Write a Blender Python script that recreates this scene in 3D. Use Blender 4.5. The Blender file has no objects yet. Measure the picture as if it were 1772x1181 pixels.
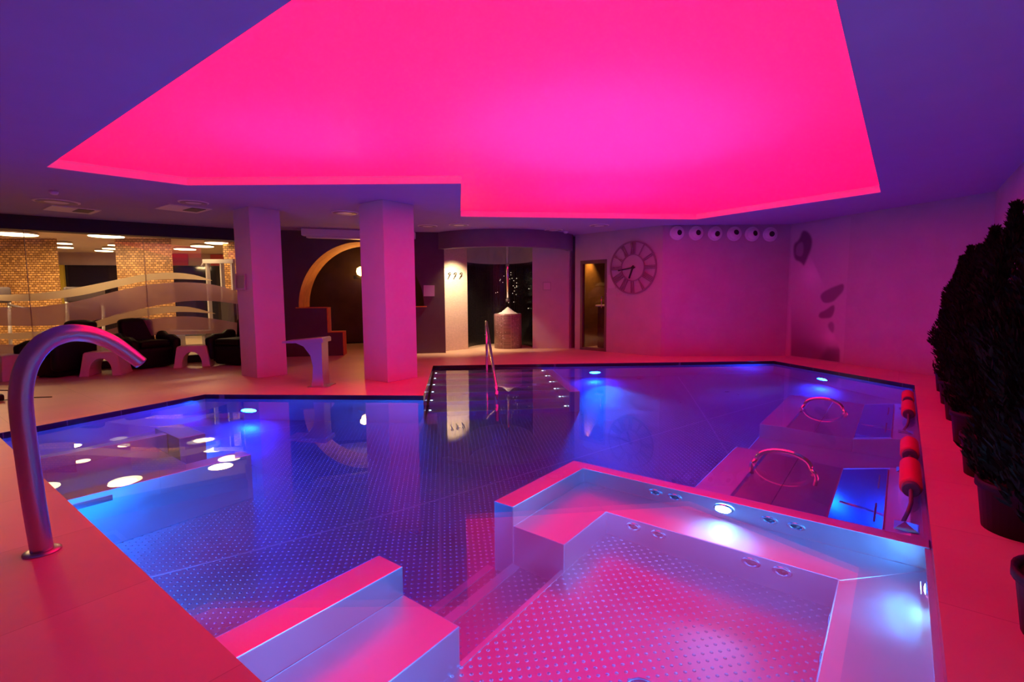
import bpy, bmesh, math, random
from mathutils import Vector, Matrix
from mathutils.geometry import tessellate_polygon
random.seed(7)
SC = bpy.context.scene
COL = SC.collection
PI = math.pi

# ------------------------------------------------------------------ camera
# world frame: X and Y run along the pool's straight sides, Z up, deck at z = 0
F, CX, CY, H = 877.0, 886.0, 590.5, 1.30
PITCH = math.atan(79.5 / F); ROLL = 0.0066
HEAD = Vector((0.7918, 0.6108, 0)); RIGHT = Vector((0.6108, -0.7918, 0))
fw = HEAD * math.cos(PITCH) + Vector((0, 0, -math.sin(PITCH)))
up0 = HEAD * math.sin(PITCH) + Vector((0, 0, math.cos(PITCH)))
rt = RIGHT * math.cos(ROLL) - up0 * math.sin(ROLL)
up = RIGHT * math.sin(ROLL) + up0 * math.cos(ROLL)
rt = RIGHT * math.cos(ROLL) + up0 * -math.sin(ROLL)
EYE = Vector((0, 0, H))
cam_data = bpy.data.cameras.new('camera'); cam = bpy.data.objects.new('camera', cam_data); COL.objects.link(cam)
cam_data.sensor_width = 36; cam_data.lens = F / 1772 * 36; cam_data.clip_start = 0.02; cam_data.clip_end = 100
cam.matrix_world = Matrix(((rt.x, up.x, -fw.x, 0), (rt.y, up.y, -fw.y, 0), (rt.z, up.z, -fw.z, H), (0, 0, 0, 1)))
SC.camera = cam

# ------------------------------------------------------------------ look
SC.view_settings.view_transform = 'Standard'; SC.view_settings.look = 'None'
SC.view_settings.gamma = 1; SC.view_settings.use_curve_mapping = False
SC.view_settings.exposure = 0.0
cy = SC.cycles
cy.use_denoising = True; cy.max_bounces = 9; cy.diffuse_bounces = 4; cy.glossy_bounces = 5; cy.transmission_bounces = 8
cy.transparent_max_bounces = 8; cy.sample_clamp_indirect = 6.0; cy.blur_glossy = 0.6
cy.caustics_reflective = True; cy.caustics_refractive = True
W_ = bpy.data.worlds.new('world'); SC.world = W_; W_.use_nodes = True
W_.node_tree.nodes['Background'].inputs[0].default_value = (0.0, 0.0, 0.0, 1)

def ray(px, py):
    return fw + rt * ((px - CX) / F) - up * ((py - CY) / F)
def P(px, py, z=0.0):
    d = ray(px, py); t = (z - H) / d.z; p = EYE + d * t
    return Vector((p.x, p.y, z))
def PV(px, py, a, b, off=0.0):
    """point of the vertical plane through plan points a, b that is seen at px, py; off moves it towards the room"""
    a = Vector((a[0], a[1], 0)); b = Vector((b[0], b[1], 0)); n = Vector((-(b - a).y, (b - a).x, 0)).normalized()
    if n.dot(EYE - a) < 0: n = -n
    a = a + n * off
    d = ray(px, py); t = n.dot(a - EYE) / n.dot(d)
    return EYE + d * t
def proj(p):
    q = Vector(p) - EYE; k = q.dot(fw)
    return (CX + F * q.dot(rt) / k, CY - F * q.dot(up) / k)

# ------------------------------------------------------------------ lights
def area(name, loc, direc, size, power, color, shape='DISK', spread=180, sy=None):
    l = bpy.data.lights.new(name, 'AREA'); l.shape = shape; l.size = size; l.energy = power; l.color = color[:3]
    if sy: l.size_y = sy
    l.spread = math.radians(spread)
    o = bpy.data.objects.new(name, l); COL.objects.link(o); o.location = loc
    o.rotation_euler = Vector(direc).to_track_quat('-Z', 'Y').to_euler(); return o
def spot(name, loc, direc, power, color, ang=60, blend=0.5, rad=0.03):
    l = bpy.data.lights.new(name, 'SPOT'); l.energy = power; l.color = color[:3]; l.spot_size = math.radians(ang); l.spot_blend = blend; l.shadow_soft_size = rad
    o = bpy.data.objects.new(name, l); COL.objects.link(o); o.location = loc
    o.rotation_euler = Vector(direc).to_track_quat('-Z', 'Y').to_euler(); return o
BLUE = (0.0, 0.02, 1.0); AZURE = (0.0, 0.27, 1.0); ICE = (0.07, 0.36, 1.0); WARM = (1.0, 0.55, 0.2); CREAM = (1.0, 0.72, 0.42)
MEMBRANE = (1.0, 0.0, 0.033); MEMBRANE_S = 4.6
# pool lamps: position, direction into the pool, power, colour
# lamps above the stretched foil of the ceiling light
area('foil_lamp', (4.6, 2.3, 3.35), (0, 0, -1), 3.0, 14, (.5, .12, 1), 'ELLIPSE', sy=2.6)
area('foil_lamp', (2.7, 4.6, 3.35), (0, 0, -1), 1.6, 3, (.5, .1, 1))
area('foil_lamp', (6.8, 3.6, 3.35), (0, 0, -1), 1.8, 3, (.5, .05, 1))
POOL_LAMPS = [
    ((3.13, 6.86, -0.80), (0.83, -0.1, 0), (0.826, 0.563), 80, BLUE),
    ((8.51, 4.58, -0.80), (0, 0, 0), (0.76, 0.65), 75, BLUE),
    ((10.03, 1.03, -0.80), (0, 0, 0), (0.77, -0.64), 40, BLUE),
    ((3.395, 0.87, -0.20), (0, 0, 0), (1, 0), 10, ICE),
    ((3.05, -0.165, -0.22), (0, 0, 0), (0, -1), 9, ICE),
    ((0.77, 3.5, -0.70), (0, 0, 0), (-1, 0), 150, AZURE),
    ((0.775, 0.95, -0.22), (0, 0, 0), (-1, 0), 22, ICE),  # added fill lamp out of view, brightens the long bench faces
    ((1.35, -0.165, -0.22), (0, 0, 0), (0, -1), 60, ICE),  # another added fill out of frame, aimed at the short bench
]

# ------------------------------------------------------------------ materials
def mat(name, base=(0.5, 0.5, 0.5), rough=0.5, metal=0.0, spec=0.5, emit=None, es=0.0, ior=None, trans=0.0, alpha=1.0, bump=None):
    m = bpy.data.materials.new(name); m.use_nodes = True; nt = m.node_tree; b = nt.nodes['Principled BSDF']
    b.inputs['Base Color'].default_value = (*base, 1); b.inputs['Roughness'].default_value = rough; b.inputs['Metallic'].default_value = metal
    b.inputs['Specular IOR Level'].default_value = spec
    if emit: b.inputs['Emission Color'].default_value = (*emit, 1); b.inputs['Emission Strength'].default_value = es
    if ior: b.inputs['IOR'].default_value = ior
    b.inputs['Transmission Weight'].default_value = trans; b.inputs['Alpha'].default_value = alpha
    if bump:  # (scale, strength, distance)
        tc = nt.nodes.new('ShaderNodeTexCoord'); n = nt.nodes.new('ShaderNodeTexNoise'); n.inputs['Scale'].default_value = bump[0]; n.inputs['Detail'].default_value = 4
        bp = nt.nodes.new('ShaderNodeBump'); bp.inputs['Strength'].default_value = bump[1]; bp.inputs['Distance'].default_value = bump[2]
        nt.links.new(tc.outputs['Object'], n.inputs['Vector']); nt.links.new(n.outputs['Fac'], bp.inputs['Height']); nt.links.new(bp.outputs[0], b.inputs['Normal'])
    return m
def N(nt, t, **kw):
    n = nt.nodes.new(t)
    for k, v in kw.items(): setattr(n, k, v)
    return n
def math_node(nt, op, a, b=None, c=None):
    n = N(nt, 'ShaderNodeMath', operation=op)
    for i, v in enumerate((a, b, c)):
        if v is None: continue
        if isinstance(v, (int, float)): n.inputs[i].default_value = v
        else: nt.links.new(v, n.inputs[i])
    return n.outputs[0]
def wall_mat(name, col, var=0.06, rough=0.85, scale=3, bump=0.05):
    m = mat(name, col, rough); nt = m.node_tree; b = nt.nodes['Principled BSDF']
    tc = N(nt, 'ShaderNodeTexCoord'); n = N(nt, 'ShaderNodeTexNoise'); n.inputs['Scale'].default_value = scale; n.inputs['Detail'].default_value = 6
    r = N(nt, 'ShaderNodeValToRGB'); r.color_ramp.elements[0].position = .3; r.color_ramp.elements[1].position = .7
    r.color_ramp.elements[0].color = (*[c * (1 - var) for c in col], 1); r.color_ramp.elements[1].color = (*[min(1, c * (1 + var)) for c in col], 1)
    nt.links.new(tc.outputs['Object'], n.inputs['Vector']); nt.links.new(n.outputs['Fac'], r.inputs[0]); nt.links.new(r.outputs[0], b.inputs['Base Color'])
    n2 = N(nt, 'ShaderNodeTexNoise'); n2.inputs['Scale'].default_value = 120; bp = N(nt, 'ShaderNodeBump'); bp.inputs['Strength'].default_value = bump; bp.inputs['Distance'].default_value = .003
    nt.links.new(tc.outputs['Object'], n2.inputs['Vector']); nt.links.new(n2.outputs['Fac'], bp.inputs['Height']); nt.links.new(bp.outputs[0], b.inputs['Normal'])
    return m
def tile_mat(name, col, grout, w, h, mortar=0.004, rough=0.4, offset=0.0, rot=0.0, vertical=False, var=0.05, bump=0.2):
    m = mat(name, col, rough); nt = m.node_tree; b = nt.nodes['Principled BSDF']
    tc = N(nt, 'ShaderNodeTexCoord'); v = tc.outputs['Object']
    if vertical:   # run the pattern round the wall: plan length along x, height along y
        s = N(nt, 'ShaderNodeSeparateXYZ'); nt.links.new(v, s.inputs[0]); c = N(nt, 'ShaderNodeCombineXYZ')
        run = math_node(nt, 'ADD', math_node(nt, 'MULTIPLY', s.outputs[0], math.cos(rot)), math_node(nt, 'MULTIPLY', s.outputs[1], math.sin(rot)))
        nt.links.new(run, c.inputs[0]); nt.links.new(s.outputs[2], c.inputs[1]); v = c.outputs[0]
    else:
        mp = N(nt, 'ShaderNodeMapping'); mp.inputs['Rotation'].default_value = (0, 0, rot); nt.links.new(v, mp.inputs[0]); v = mp.outputs[0]
    br = N(nt, 'ShaderNodeTexBrick'); br.offset = offset; br.inputs['Scale'].default_value = 1; br.inputs['Brick Width'].default_value = w; br.inputs['Row Height'].default_value = h
    br.inputs['Mortar Size'].default_value = mortar; br.inputs['Mortar Smooth'].default_value = .2
    br.inputs['Color1'].default_value = (*[c * (1 - var) for c in col], 1); br.inputs['Color2'].default_value = (*[min(1, c * (1 + var)) for c in col], 1); br.inputs['Mortar'].default_value = (*grout, 1)
    nt.links.new(v, br.inputs['Vector'])
    n = N(nt, 'ShaderNodeTexNoise'); n.inputs['Scale'].default_value = 1.6; n.inputs['Detail'].default_value = 5; nt.links.new(tc.outputs['Object'], n.inputs['Vector'])
    mx = N(nt, 'ShaderNodeMix', data_type='RGBA', blend_type='MULTIPLY'); mx.inputs[0].default_value = .25
    nt.links.new(br.outputs['Color'], mx.inputs[6]); nt.links.new(n.outputs['Fac'], mx.inputs[7]); nt.links.new(mx.outputs[2], b.inputs['Base Color'])
    bp = N(nt, 'ShaderNodeBump'); bp.invert = True; bp.inputs['Strength'].default_value = bump; bp.inputs['Distance'].default_value = .004
    nt.links.new(br.outputs['Fac'], bp.inputs['Height']); nt.links.new(bp.outputs[0], b.inputs['Normal'])
    return m
def steel_mat(name, studs=False, rough=0.3, col=(0.72, 0.74, 0.78), step=0.062):
    m = mat(name, col, rough, 1.0); nt = m.node_tree; b = nt.nodes['Principled BSDF']
    tc = N(nt, 'ShaderNodeTexCoord'); n = N(nt, 'ShaderNodeTexNoise'); n.inputs['Scale'].default_value = 2.2; n.inputs['Detail'].default_value = 6
    nt.links.new(tc.outputs['Object'], n.inputs['Vector'])
    mr = N(nt, 'ShaderNodeMapRange'); mr.inputs[3].default_value = rough * .75; mr.inputs[4].default_value = rough * 1.3
    nt.links.new(n.outputs['Fac'], mr.inputs[0]); nt.links.new(mr.outputs[0], b.inputs['Roughness'])
    # faint warp of the sheet
    bp = N(nt, 'ShaderNodeBump'); bp.inputs['Strength'].default_value = .25; bp.inputs['Distance'].default_value = .02; nt.links.new(n.outputs['Fac'], bp.inputs['Height'])
    out = bp.outputs[0]
    if studs:   # rows of pressed studs, staggered
        s = N(nt, 'ShaderNodeSeparateXYZ'); nt.links.new(tc.outputs['Object'], s.inputs[0]); hs = []
        for o in (0.0, 0.5):
            d = []
            for ax, k in ((0, step), (1, step)):
                f = math_node(nt, 'FRACT', math_node(nt, 'ADD', math_node(nt, 'DIVIDE', s.outputs[ax], k), o + 100))
                d.append(math_node(nt, 'MULTIPLY', math_node(nt, 'SUBTRACT', f, .5), k))
            r2 = math_node(nt, 'ADD', math_node(nt, 'POWER', math_node(nt, 'ABSOLUTE', d[0]), 2), math_node(nt, 'POWER', math_node(nt, 'ABSOLUTE', d[1]), 2))
            hs.append(math_node(nt, 'MAXIMUM', math_node(nt, 'SUBTRACT', 1.0, math_node(nt, 'DIVIDE', r2, 0.0085 ** 2)), 0.0))
        h = math_node(nt, 'SQRT', math_node(nt, 'ADD', hs[0], hs[1]))
        b2 = N(nt, 'ShaderNodeBump'); b2.inputs['Strength'].default_value = 1; b2.inputs['Distance'].default_value = .006
        nt.links.new(h, b2.inputs['Height']); nt.links.new(out, b2.inputs['Normal']); out = b2.outputs[0]
    nt.links.new(out, b.inputs['Normal']); return m
def emis(name, col, s, base=(0.8, 0.8, 0.8)): return mat(name, base, .5, emit=col, es=s)

M = {}
M['deck'] = tile_mat('deck_tile', (.72, .48, .33), (.54, .36, .24), 0.9, 0.9, .003, .45)
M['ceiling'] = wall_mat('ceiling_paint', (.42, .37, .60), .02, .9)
M['wall'] = wall_mat('wall_plaster', (.46, .40, .42), .05, .8)
M['wall_dark'] = wall_mat('dark_wall_plaster', (.10, .065, .07), .1, .75)
M['column'] = wall_mat('column_plaster', (.66, .58, .58), .03, .7)
M['beam'] = mat('dark_beam', (.025, .015, .02), .6)
M['fascia'] = wall_mat('drum_fascia_plaster', (.20, .15, .18), .05, .7)
M['steel'] = steel_mat('brushed_steel', rough=.34)
M['steel_floor'] = steel_mat('studded_steel', True, .30, (.56, .57, .62))
M['chrome'] = mat('polished_steel', (.8, .8, .82), .12, 1)
M['spout'] = mat('satin_steel', (.50, .48, .52), .3, 1)
M['band'] = tile_mat('dark_waterline_tile', (.02, .02, .03), (.12, .12, .14), .5, .3, .004, .15, vertical=True, rot=.5)
M['membrane'] = mat('stretch_ceiling', (.7, .4, .55), .5, emit=MEMBRANE, es=MEMBRANE_S)
_nt = M['membrane'].node_tree; _tl = N(_nt, 'ShaderNodeBsdfTranslucent'); _tl.inputs[0].default_value = (.8, .7, .8, 1)
_mx = N(_nt, 'ShaderNodeMixShader'); _mx.inputs[0].default_value = .5   # half of the light comes through from the lamps above the foil
_nt.links.new(_nt.nodes['Principled BSDF'].outputs[0], _mx.inputs[1]); _nt.links.new(_tl.outputs[0], _mx.inputs[2]); _nt.links.new(_mx.outputs[0], _nt.nodes['Material Output'].inputs[0])
M['trim'] = mat('white_trim', (.8, .8, .8), .5)
M['black'] = mat('black_leather', (.004, .004, .005), .5, spec=.25, bump=(60, .15, .004))
M['stool'] = mat('pale_plastic', (.72, .60, .52), .4)
M['brick'] = tile_mat('copper_mosaic', (.80, .42, .16), (.20, .08, .03), .085, .05, .007, .35, .5, -.914, True, .42, .8)
M['gymwall'] = wall_mat('gym_wall', (.45, .33, .36))
M['gymred'] = mat('red_wall_panel', (.5, .06, .10), .7)
M['gymceil'] = wall_mat('gym_ceiling', (.75, .62, .52), .02)
M['gymfloor'] = wall_mat('gym_floor', (.55, .42, .28), .05, .4)
M['blackglass'] = mat('dark_glass', (.01, .01, .02), .06)
M['frame'] = mat('bronze_frame', (.16, .11, .09), .45, .3)
M['orange'] = wall_mat('ochre_plaster', (.65, .26, .05), .12, .75, 9)
M['mosaic'] = tile_mat('black_mosaic', (.012, .010, .014), (.03, .03, .035), .03, .03, .003, .25, 0, .3, True, .3, .5)
M['fmosaic'] = tile_mat('plum_mosaic', (.24, .10, .12), (.34, .22, .22), .025, .025, .003, .3, 0, .6, True, .35, .5)
M['creamwall'] = tile_mat('cream_mosaic', (.68, .56, .44), (.5, .42, .34), .035, .02, .002, .5, 0, .2, True, .08, .3)
M['mirror'] = mat('mirror_tile', (.95, .85, .9), .2)
M['ice'] = mat('crushed_ice', (.95, .92, .9), .35, bump=(70, 1, .03))
M['pot'] = mat('dark_pot', (.006, .005, .009), .55, spec=.3)
M['soil'] = mat('potting_soil', (.05, .03, .02), .95, bump=(50, 1, .02))
M['leaf'] = wall_mat('conifer_foliage', (.010, .018, .008), .4, .9, 20)
M['leaf'].node_tree.nodes['Principled BSDF'].inputs['Specular IOR Level'].default_value = .1
M['bark'] = mat('bark', (.08, .05, .03), .9)
M['white'] = mat('white_paint', (.75, .74, .75), .45)
M['grey'] = mat('grey_paint', (.35, .33, .33), .5)
M['clock'] = mat('clock_iron', (.25, .17, .20), .7)
M['clockhand'] = mat('clock_hand_black', (.01, .01, .01), .5)
M['cushion'] = mat('red_vinyl', (.62, .05, .06), .45)
M['stone'] = mat('pale_stone', (.7, .6, .5), .4)
M['rubber'] = mat('grey_fitting', (.10, .08, .09), .5)
M['lampglass'] = mat('lamp_lens', (.9, .9, .9), .3)
M['wood'] = wall_mat('dark_wood', (.09, .035, .02), .2, .5)
M['paper'] = mat('notice_board', (.55, .42, .52), .6)

def glass_mat(name, rough=0.0, col=(1, 1, 1), tint=0.0):
    """thin pane: clear with a Fresnel reflection"""
    m = bpy.data.materials.new(name); m.use_nodes = True; nt = m.node_tree; nt.nodes.remove(nt.nodes['Principled BSDF'])
    out = nt.nodes['Material Output']; tr = N(nt, 'ShaderNodeBsdfTransparent'); tr.inputs[0].default_value = (*col, 1)
    gl = N(nt, 'ShaderNodeBsdfGlossy'); gl.inputs['Roughness'].default_value = rough; fr = N(nt, 'ShaderNodeFresnel'); fr.inputs[0].default_value = 1.45
    mx = N(nt, 'ShaderNodeMixShader'); nt.links.new(fr.outputs[0], mx.inputs[0]); nt.links.new(tr.outputs[0], mx.inputs[1]); nt.links.new(gl.outputs[0], mx.inputs[2]); nt.links.new(mx.outputs[0], out.inputs[0])
    return m
M['glass'] = glass_mat('window_glass')
def film_mat(name, col, op, tf=.6):
    m = bpy.data.materials.new(name); m.use_nodes = True; nt = m.node_tree; nt.nodes.remove(nt.nodes['Principled BSDF'])
    out = nt.nodes['Material Output']; tr = N(nt, 'ShaderNodeBsdfTransparent'); df = N(nt, 'ShaderNodeBsdfDiffuse'); tl = N(nt, 'ShaderNodeBsdfTranslucent')
    for n in (df, tl): n.inputs[0].default_value = (*col, 1)
    m1 = N(nt, 'ShaderNodeMixShader'); m1.inputs[0].default_value = tf; nt.links.new(df.outputs[0], m1.inputs[1]); nt.links.new(tl.outputs[0], m1.inputs[2])
    m2 = N(nt, 'ShaderNodeMixShader'); m2.inputs[0].default_value = op; nt.links.new(tr.outputs[0], m2.inputs[1]); nt.links.new(m1.outputs[0], m2.inputs[2]); nt.links.new(m2.outputs[0], out.inputs[0])
    return m
M['cream_film'] = film_mat('cream_film', (.98, .86, .60), .95, .85)
M['mauve_film'] = film_mat('frosted_film', (.62, .42, .44), .86)
mw = bpy.data.materials.new('pool_water'); mw.use_nodes = True; nt = mw.node_tree; nt.nodes.remove(nt.nodes['Principled BSDF'])
g = N(nt, 'ShaderNodeBsdfGlass'); g.inputs['IOR'].default_value = 1.333; g.inputs['Roughness'].default_value = 0.0; g.inputs[0].default_value = (.97, .98, 1, 1)
tc = N(nt, 'ShaderNodeTexCoord'); n1 = N(nt, 'ShaderNodeTexNoise'); n1.inputs['Scale'].default_value = 2.5; n1.inputs['Detail'].default_value = 1
bp = N(nt, 'ShaderNodeBump'); bp.inputs['Strength'].default_value = .06; bp.inputs['Distance'].default_value = .002
nt.links.new(tc.outputs['Object'], n1.inputs['Vector']); nt.links.new(n1.outputs['Fac'], bp.inputs['Height']); nt.links.new(bp.outputs[0], g.inputs['Normal'])
nt.links.new(g.outputs[0], nt.nodes['Material Output'].inputs[0]); M['water'] = mw
va_ = N(nt, 'ShaderNodeVolumeAbsorption'); va_.inputs['Color'].default_value = (.05, .60, .98, 1); va_.inputs['Density'].default_value = .40
nt.links.new(va_.outputs[0], nt.nodes['Material Output'].inputs['Volume'])

# ------------------------------------------------------------------ mesh builder
class MB:
    def __init__(s): s.v = []; s.f = []; s.sm = []
    def add(s, vs, fs, smooth=False):
        o = len(s.v); s.v += [Vector(v) for v in vs]
        for f in fs: s.f.append([o + i for i in f]); s.sm.append(smooth)
        return s
    def box(s, x0, y0, z0, x1, y1, z1):
        return s.add([(x0, y0, z0), (x1, y0, z0), (x1, y1, z0), (x0, y1, z0), (x0, y0, z1), (x1, y0, z1), (x1, y1, z1), (x0, y1, z1)],
                     [(0, 3, 2, 1), (4, 5, 6, 7), (0, 1, 5, 4), (1, 2, 6, 5), (2, 3, 7, 6), (3, 0, 4, 7)])
    def obox(s, a, b, half, z0, z1):
        """box along plan segment a-b, half = half thickness"""
        a = Vector((a[0], a[1])); b = Vector((b[0], b[1])); d = (b - a).normalized(); n = Vector((-d.y, d.x)) * half
        return s.prism([a - n, b - n, b + n, a + n], z0, z1)
    def prism(s, poly, z0, z1):
        poly = [Vector((p[0], p[1])) for p in poly]
        ar = sum(poly[i - 1].x * poly[i].y - poly[i].x * poly[i - 1].y for i in range(len(poly)))
        if ar < 0: poly.reverse()
        n = len(poly); vs = [(p.x, p.y, z0) for p in poly] + [(p.x, p.y, z1) for p in poly]
        tri = tessellate_polygon([[Vector((p.x, p.y, 0)) for p in poly]]) if n > 4 else None
        if n > 4:
            fs = [list(range(n))[::-1], [n + i for i in range(n)]]
        else: fs = [list(range(n))[::-1], [n + i for i in range(n)]]
        fs += [(i, (i + 1) % n, n + (i + 1) % n, n + i) for i in range(n)]
        return s.add(vs, fs)
    def extr(s, poly, axis0, axis1, org, dirv, length):
        """profile poly (a,b) in axes axis0/axis1 at org, extruded along dirv"""
        a0, a1, o, d = Vector(axis0), Vector(axis1), Vector(org), Vector(dirv).normalized() * length
        n = len(poly); vs = [o + a0 * p[0] + a1 * p[1] for p in poly]; vs += [v + d for v in vs]
        return s.add(vs, [list(range(n))[::-1], [n + i for i in range(n)]] + [(i, (i + 1) % n, n + (i + 1) % n, n + i) for i in range(n)])
    def ring(s, rings, smooth=True, closed=True, caps=(True, True)):
        n = len(rings[0]); vs = [p for r in rings for p in r]; fs = []
        for k in range(len(rings) - 1):
            for i in range(n if closed else n - 1):
                j = (i + 1) % n; fs.append((k * n + i, k * n + j, (k + 1) * n + j, (k + 1) * n + i))
        s.add(vs, fs, smooth); o = len(s.v) - len(vs)
        if caps[0]: s.f.append([o + i for i in range(n)][::-1]); s.sm.append(False)
        if caps[1]: s.f.append([o + (len(rings) - 1) * n + i for i in range(n)]); s.sm.append(False)
        return s
    def lathe(s, prof, c=(0, 0, 0), axis=(0, 0, 1), seg=32, caps=(True, True)):
        ax = Vector(axis).normalized(); t = Vector((1, 0, 0)) if abs(ax.x) < .9 else Vector((0, 1, 0))
        e1 = ax.cross(t).normalized(); e2 = ax.cross(e1); c = Vector(c)
        return s.ring([[c + ax * z + (e1 * math.cos(2 * PI * i / seg) + e2 * math.sin(2 * PI * i / seg)) * r for i in range(seg)] for r, z in prof], caps=caps)
    def tube(s, path, r, seg=12, flat=None):
        pts = [Vector(p) for p in path]; rs = r if isinstance(r, (list, tuple)) else [r] * len(pts); rings = []
        t0 = (pts[1] - pts[0]).normalized(); ref = Vector((0, 0, 1)) if abs(t0.z) < .9 else Vector((0, 1, 0)); nrm = t0.cross(ref).normalized()
        for i, p in enumerate(pts):
            t = ((pts[min(i + 1, len(pts) - 1)] - pts[max(i - 1, 0)])).normalized()
            nrm = (nrm - t * nrm.dot(t)).normalized(); b = t.cross(nrm); k = flat[i] if flat else 1
            rings.append([p + (nrm * math.cos(2 * PI * j / seg) + b * math.sin(2 * PI * j / seg) * k) * rs[i] for j in range(seg)])
        return s.ring(rings)
    def rbox(s, c, size, bev, seg=3, deform=None, rot=0):
        bm = bmesh.new(); bmesh.ops.create_cube(bm, size=1)
        for v in bm.verts: v.co = Vector((v.co.x * size[0], v.co.y * size[1], v.co.z * size[2]))
        bmesh.ops.bevel(bm, geom=list(bm.edges) , offset=bev, segments=seg, profile=.5, affect='EDGES')
        if deform: bmesh.ops.subdivide_edges(bm, edges=[e for e in bm.edges if e.calc_length() > .12], cuts=4, use_grid_fill=True)
        bm.verts.index_update(); R = Matrix.Rotation(rot, 3, 'Z')
        vs = []
        for v in bm.verts:
            p = v.co.copy()
            if deform: p = Vector(deform(p))
            vs.append(R @ p + Vector(c))
        s.add(vs, [[v.index for v in f.verts] for f in bm.faces], True); bm.free(); return s
    def build(s, name, m, parent=None, local=False, bevel=0.0, origin=None):
        if parent is not None: o0 = Vector((0, 0, 0)) if local else WL[parent.name]
        elif origin is not None: o0 = Vector(origin)
        else:
            o0 = Vector(((min(v.x for v in s.v) + max(v.x for v in s.v)) / 2, (min(v.y for v in s.v) + max(v.y for v in s.v)) / 2, min(v.z for v in s.v)))
            if KEEP: o0 = Vector((0, 0, 0))
        me = bpy.data.meshes.new(name); me.from_pydata([v - o0 for v in s.v], [], s.f)
        me.polygons.foreach_set('use_smooth', s.sm); me.materials.append(m); me.update()
        bm = bmesh.new(); bm.from_mesh(me); bmesh.ops.recalc_face_normals(bm, faces=bm.faces) if RECALC else None; bm.to_mesh(me); bm.free()
        o = bpy.data.objects.new(name, me); COL.objects.link(o)
        if parent is not None: o.parent = parent; WL[o.name] = o0
        else: o.location = o0; WL[o.name] = o0
        if bevel:
            b = o.modifiers.new('bevel', 'BEVEL'); b.width = bevel; b.segments = 2; b.limit_method = 'ANGLE'; b.angle_limit = math.radians(40)
        return o
RECALC = True; KEEP = False; WL = {}
def flat_poly(outer, holes, z, down=False):
    loops = [[Vector((p[0], p[1], 0)) for p in outer]] + [[Vector((p[0], p[1], 0)) for p in h] for h in holes]
    tri = tessellate_polygon(loops); allv = [p for l in loops for p in l]; mb = MB(); fs = []
    for t in tri:
        a, b, c = [allv[i] for i in t]; cr = (b - a).cross(c - a).z
        if abs(cr) < 1e-9: continue
        fs.append(tuple(t) if (cr > 0) != down else tuple(t)[::-1])
    mb.add([(p.x, p.y, z) for p in allv], fs); return mb
def tag(o, label=None, cat=None, group=None, kind=None):
    if label: o['label'] = label
    if cat: o['category'] = cat
    if group: o['group'] = group
    if kind: o['kind'] = kind
    return o
def thing(name, loc, label, cat, rz=0.0, group=None):
    o = bpy.data.objects.new(name, None); COL.objects.link(o); o.location = loc; o.rotation_euler = (0, 0, rz); o.empty_display_size = .1
    WL[o.name] = Vector(loc); return tag(o, label, cat, group)
def struct(name, mb, m, parent=None, **kw):
    o = mb.build(name, m, parent, **kw)
    if parent is None: o['kind'] = 'structure'
    return o
def copy_tree(src, loc, rz=0.0, label=None, group=None, scale=None):
    r = src.copy(); COL.objects.link(r); r.location = loc; r.rotation_euler = (0, 0, rz)
    if scale: r.scale = scale
    if label: r['label'] = label
    if group: r['group'] = group
    for ch in list(src.children):
        c = ch.copy(); COL.objects.link(c); c.parent = r
        for gch in list(ch.children):
            d = gch.copy(); COL.objects.link(d); d.parent = c
    return r

# ------------------------------------------------------------------ the setting
CEIL = 2.70; WATER = -0.05; BED = -1.25
POOL = [(0.75, -0.18), (9.03, -0.18), (10.78, 1.93), (6.52, 6.89), (4.46, 4.91), (2.79, 7.36), (0.75, 6.87)]
RECESS = [(1.38, 0.33), (8.9, 0.33), (9.84, 3.18), (6.73, 6.33), (4.78, 4.48), (2.68, 7.2), (1.38, 7.35)]
GL_A, GL_B = (0.0, 12.394), (5.2, 10.918)        # the glass partition of the gym
RECALC = False; KEEP = True
OUT = [(-3.0, -0.95), (9.86, -0.95), (11.8, 1.9), (10.23, 3.97), (10.5, 6.2), (11.6, 6.6), (12.4, 9.0), (10.6, 10.6), (8.0, 12.2), (5.2, 10.918), (0, 12.394), (-3.0, 13.2)]
struct('floor', flat_poly(OUT, [POOL], 0.0), M['deck'])
COUT = [(-3.0, -1.1), (9.9, -1.1), (12.2, 1.9), (11.0, 4.0), (11.5, 6.4), (12.4, 9.0), (10.6, 10.6), (8.0, 12.2), (5.2, 11.1), (0, 12.6), (-3.0, 13.4)]
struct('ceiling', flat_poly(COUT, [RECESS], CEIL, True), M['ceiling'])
# recess: upstand, glowing stretched membrane, thin trim at its edge
mb = MB(); n = len(RECESS)
for i in range(n):
    a, b = RECESS[i], RECESS[(i + 1) % n]
    mb.add([(*a, CEIL), (*b, CEIL), (*b, CEIL + .11), (*a, CEIL + .11)], [(0, 1, 2, 3)])
struct('trim_1', mb, M['trim'])
t = thing('ceiling_light', (5.2, 3.5, CEIL + .1), 'large glowing pink stretched light panel filling the ceiling recess above the pool', 'ceiling light')
flat_poly(RECESS, [], CEIL + .10, True).build('light_panel', M['membrane'], t)
mb = MB()
for i in range(n): mb.obox(RECESS[i], RECESS[(i + 1) % n], .008, CEIL + .088, CEIL + .098)
mb.build('edge_trim', M['trim'], t)
struct('ceiling_plenum', flat_poly([(1.2, .1), (9.1, .1), (10.1, 3.3), (6.7, 6.6), (4.8, 4.9), (2.7, 7.5), (1.2, 7.6)], [], 3.45, True), M['ceiling'])
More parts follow.
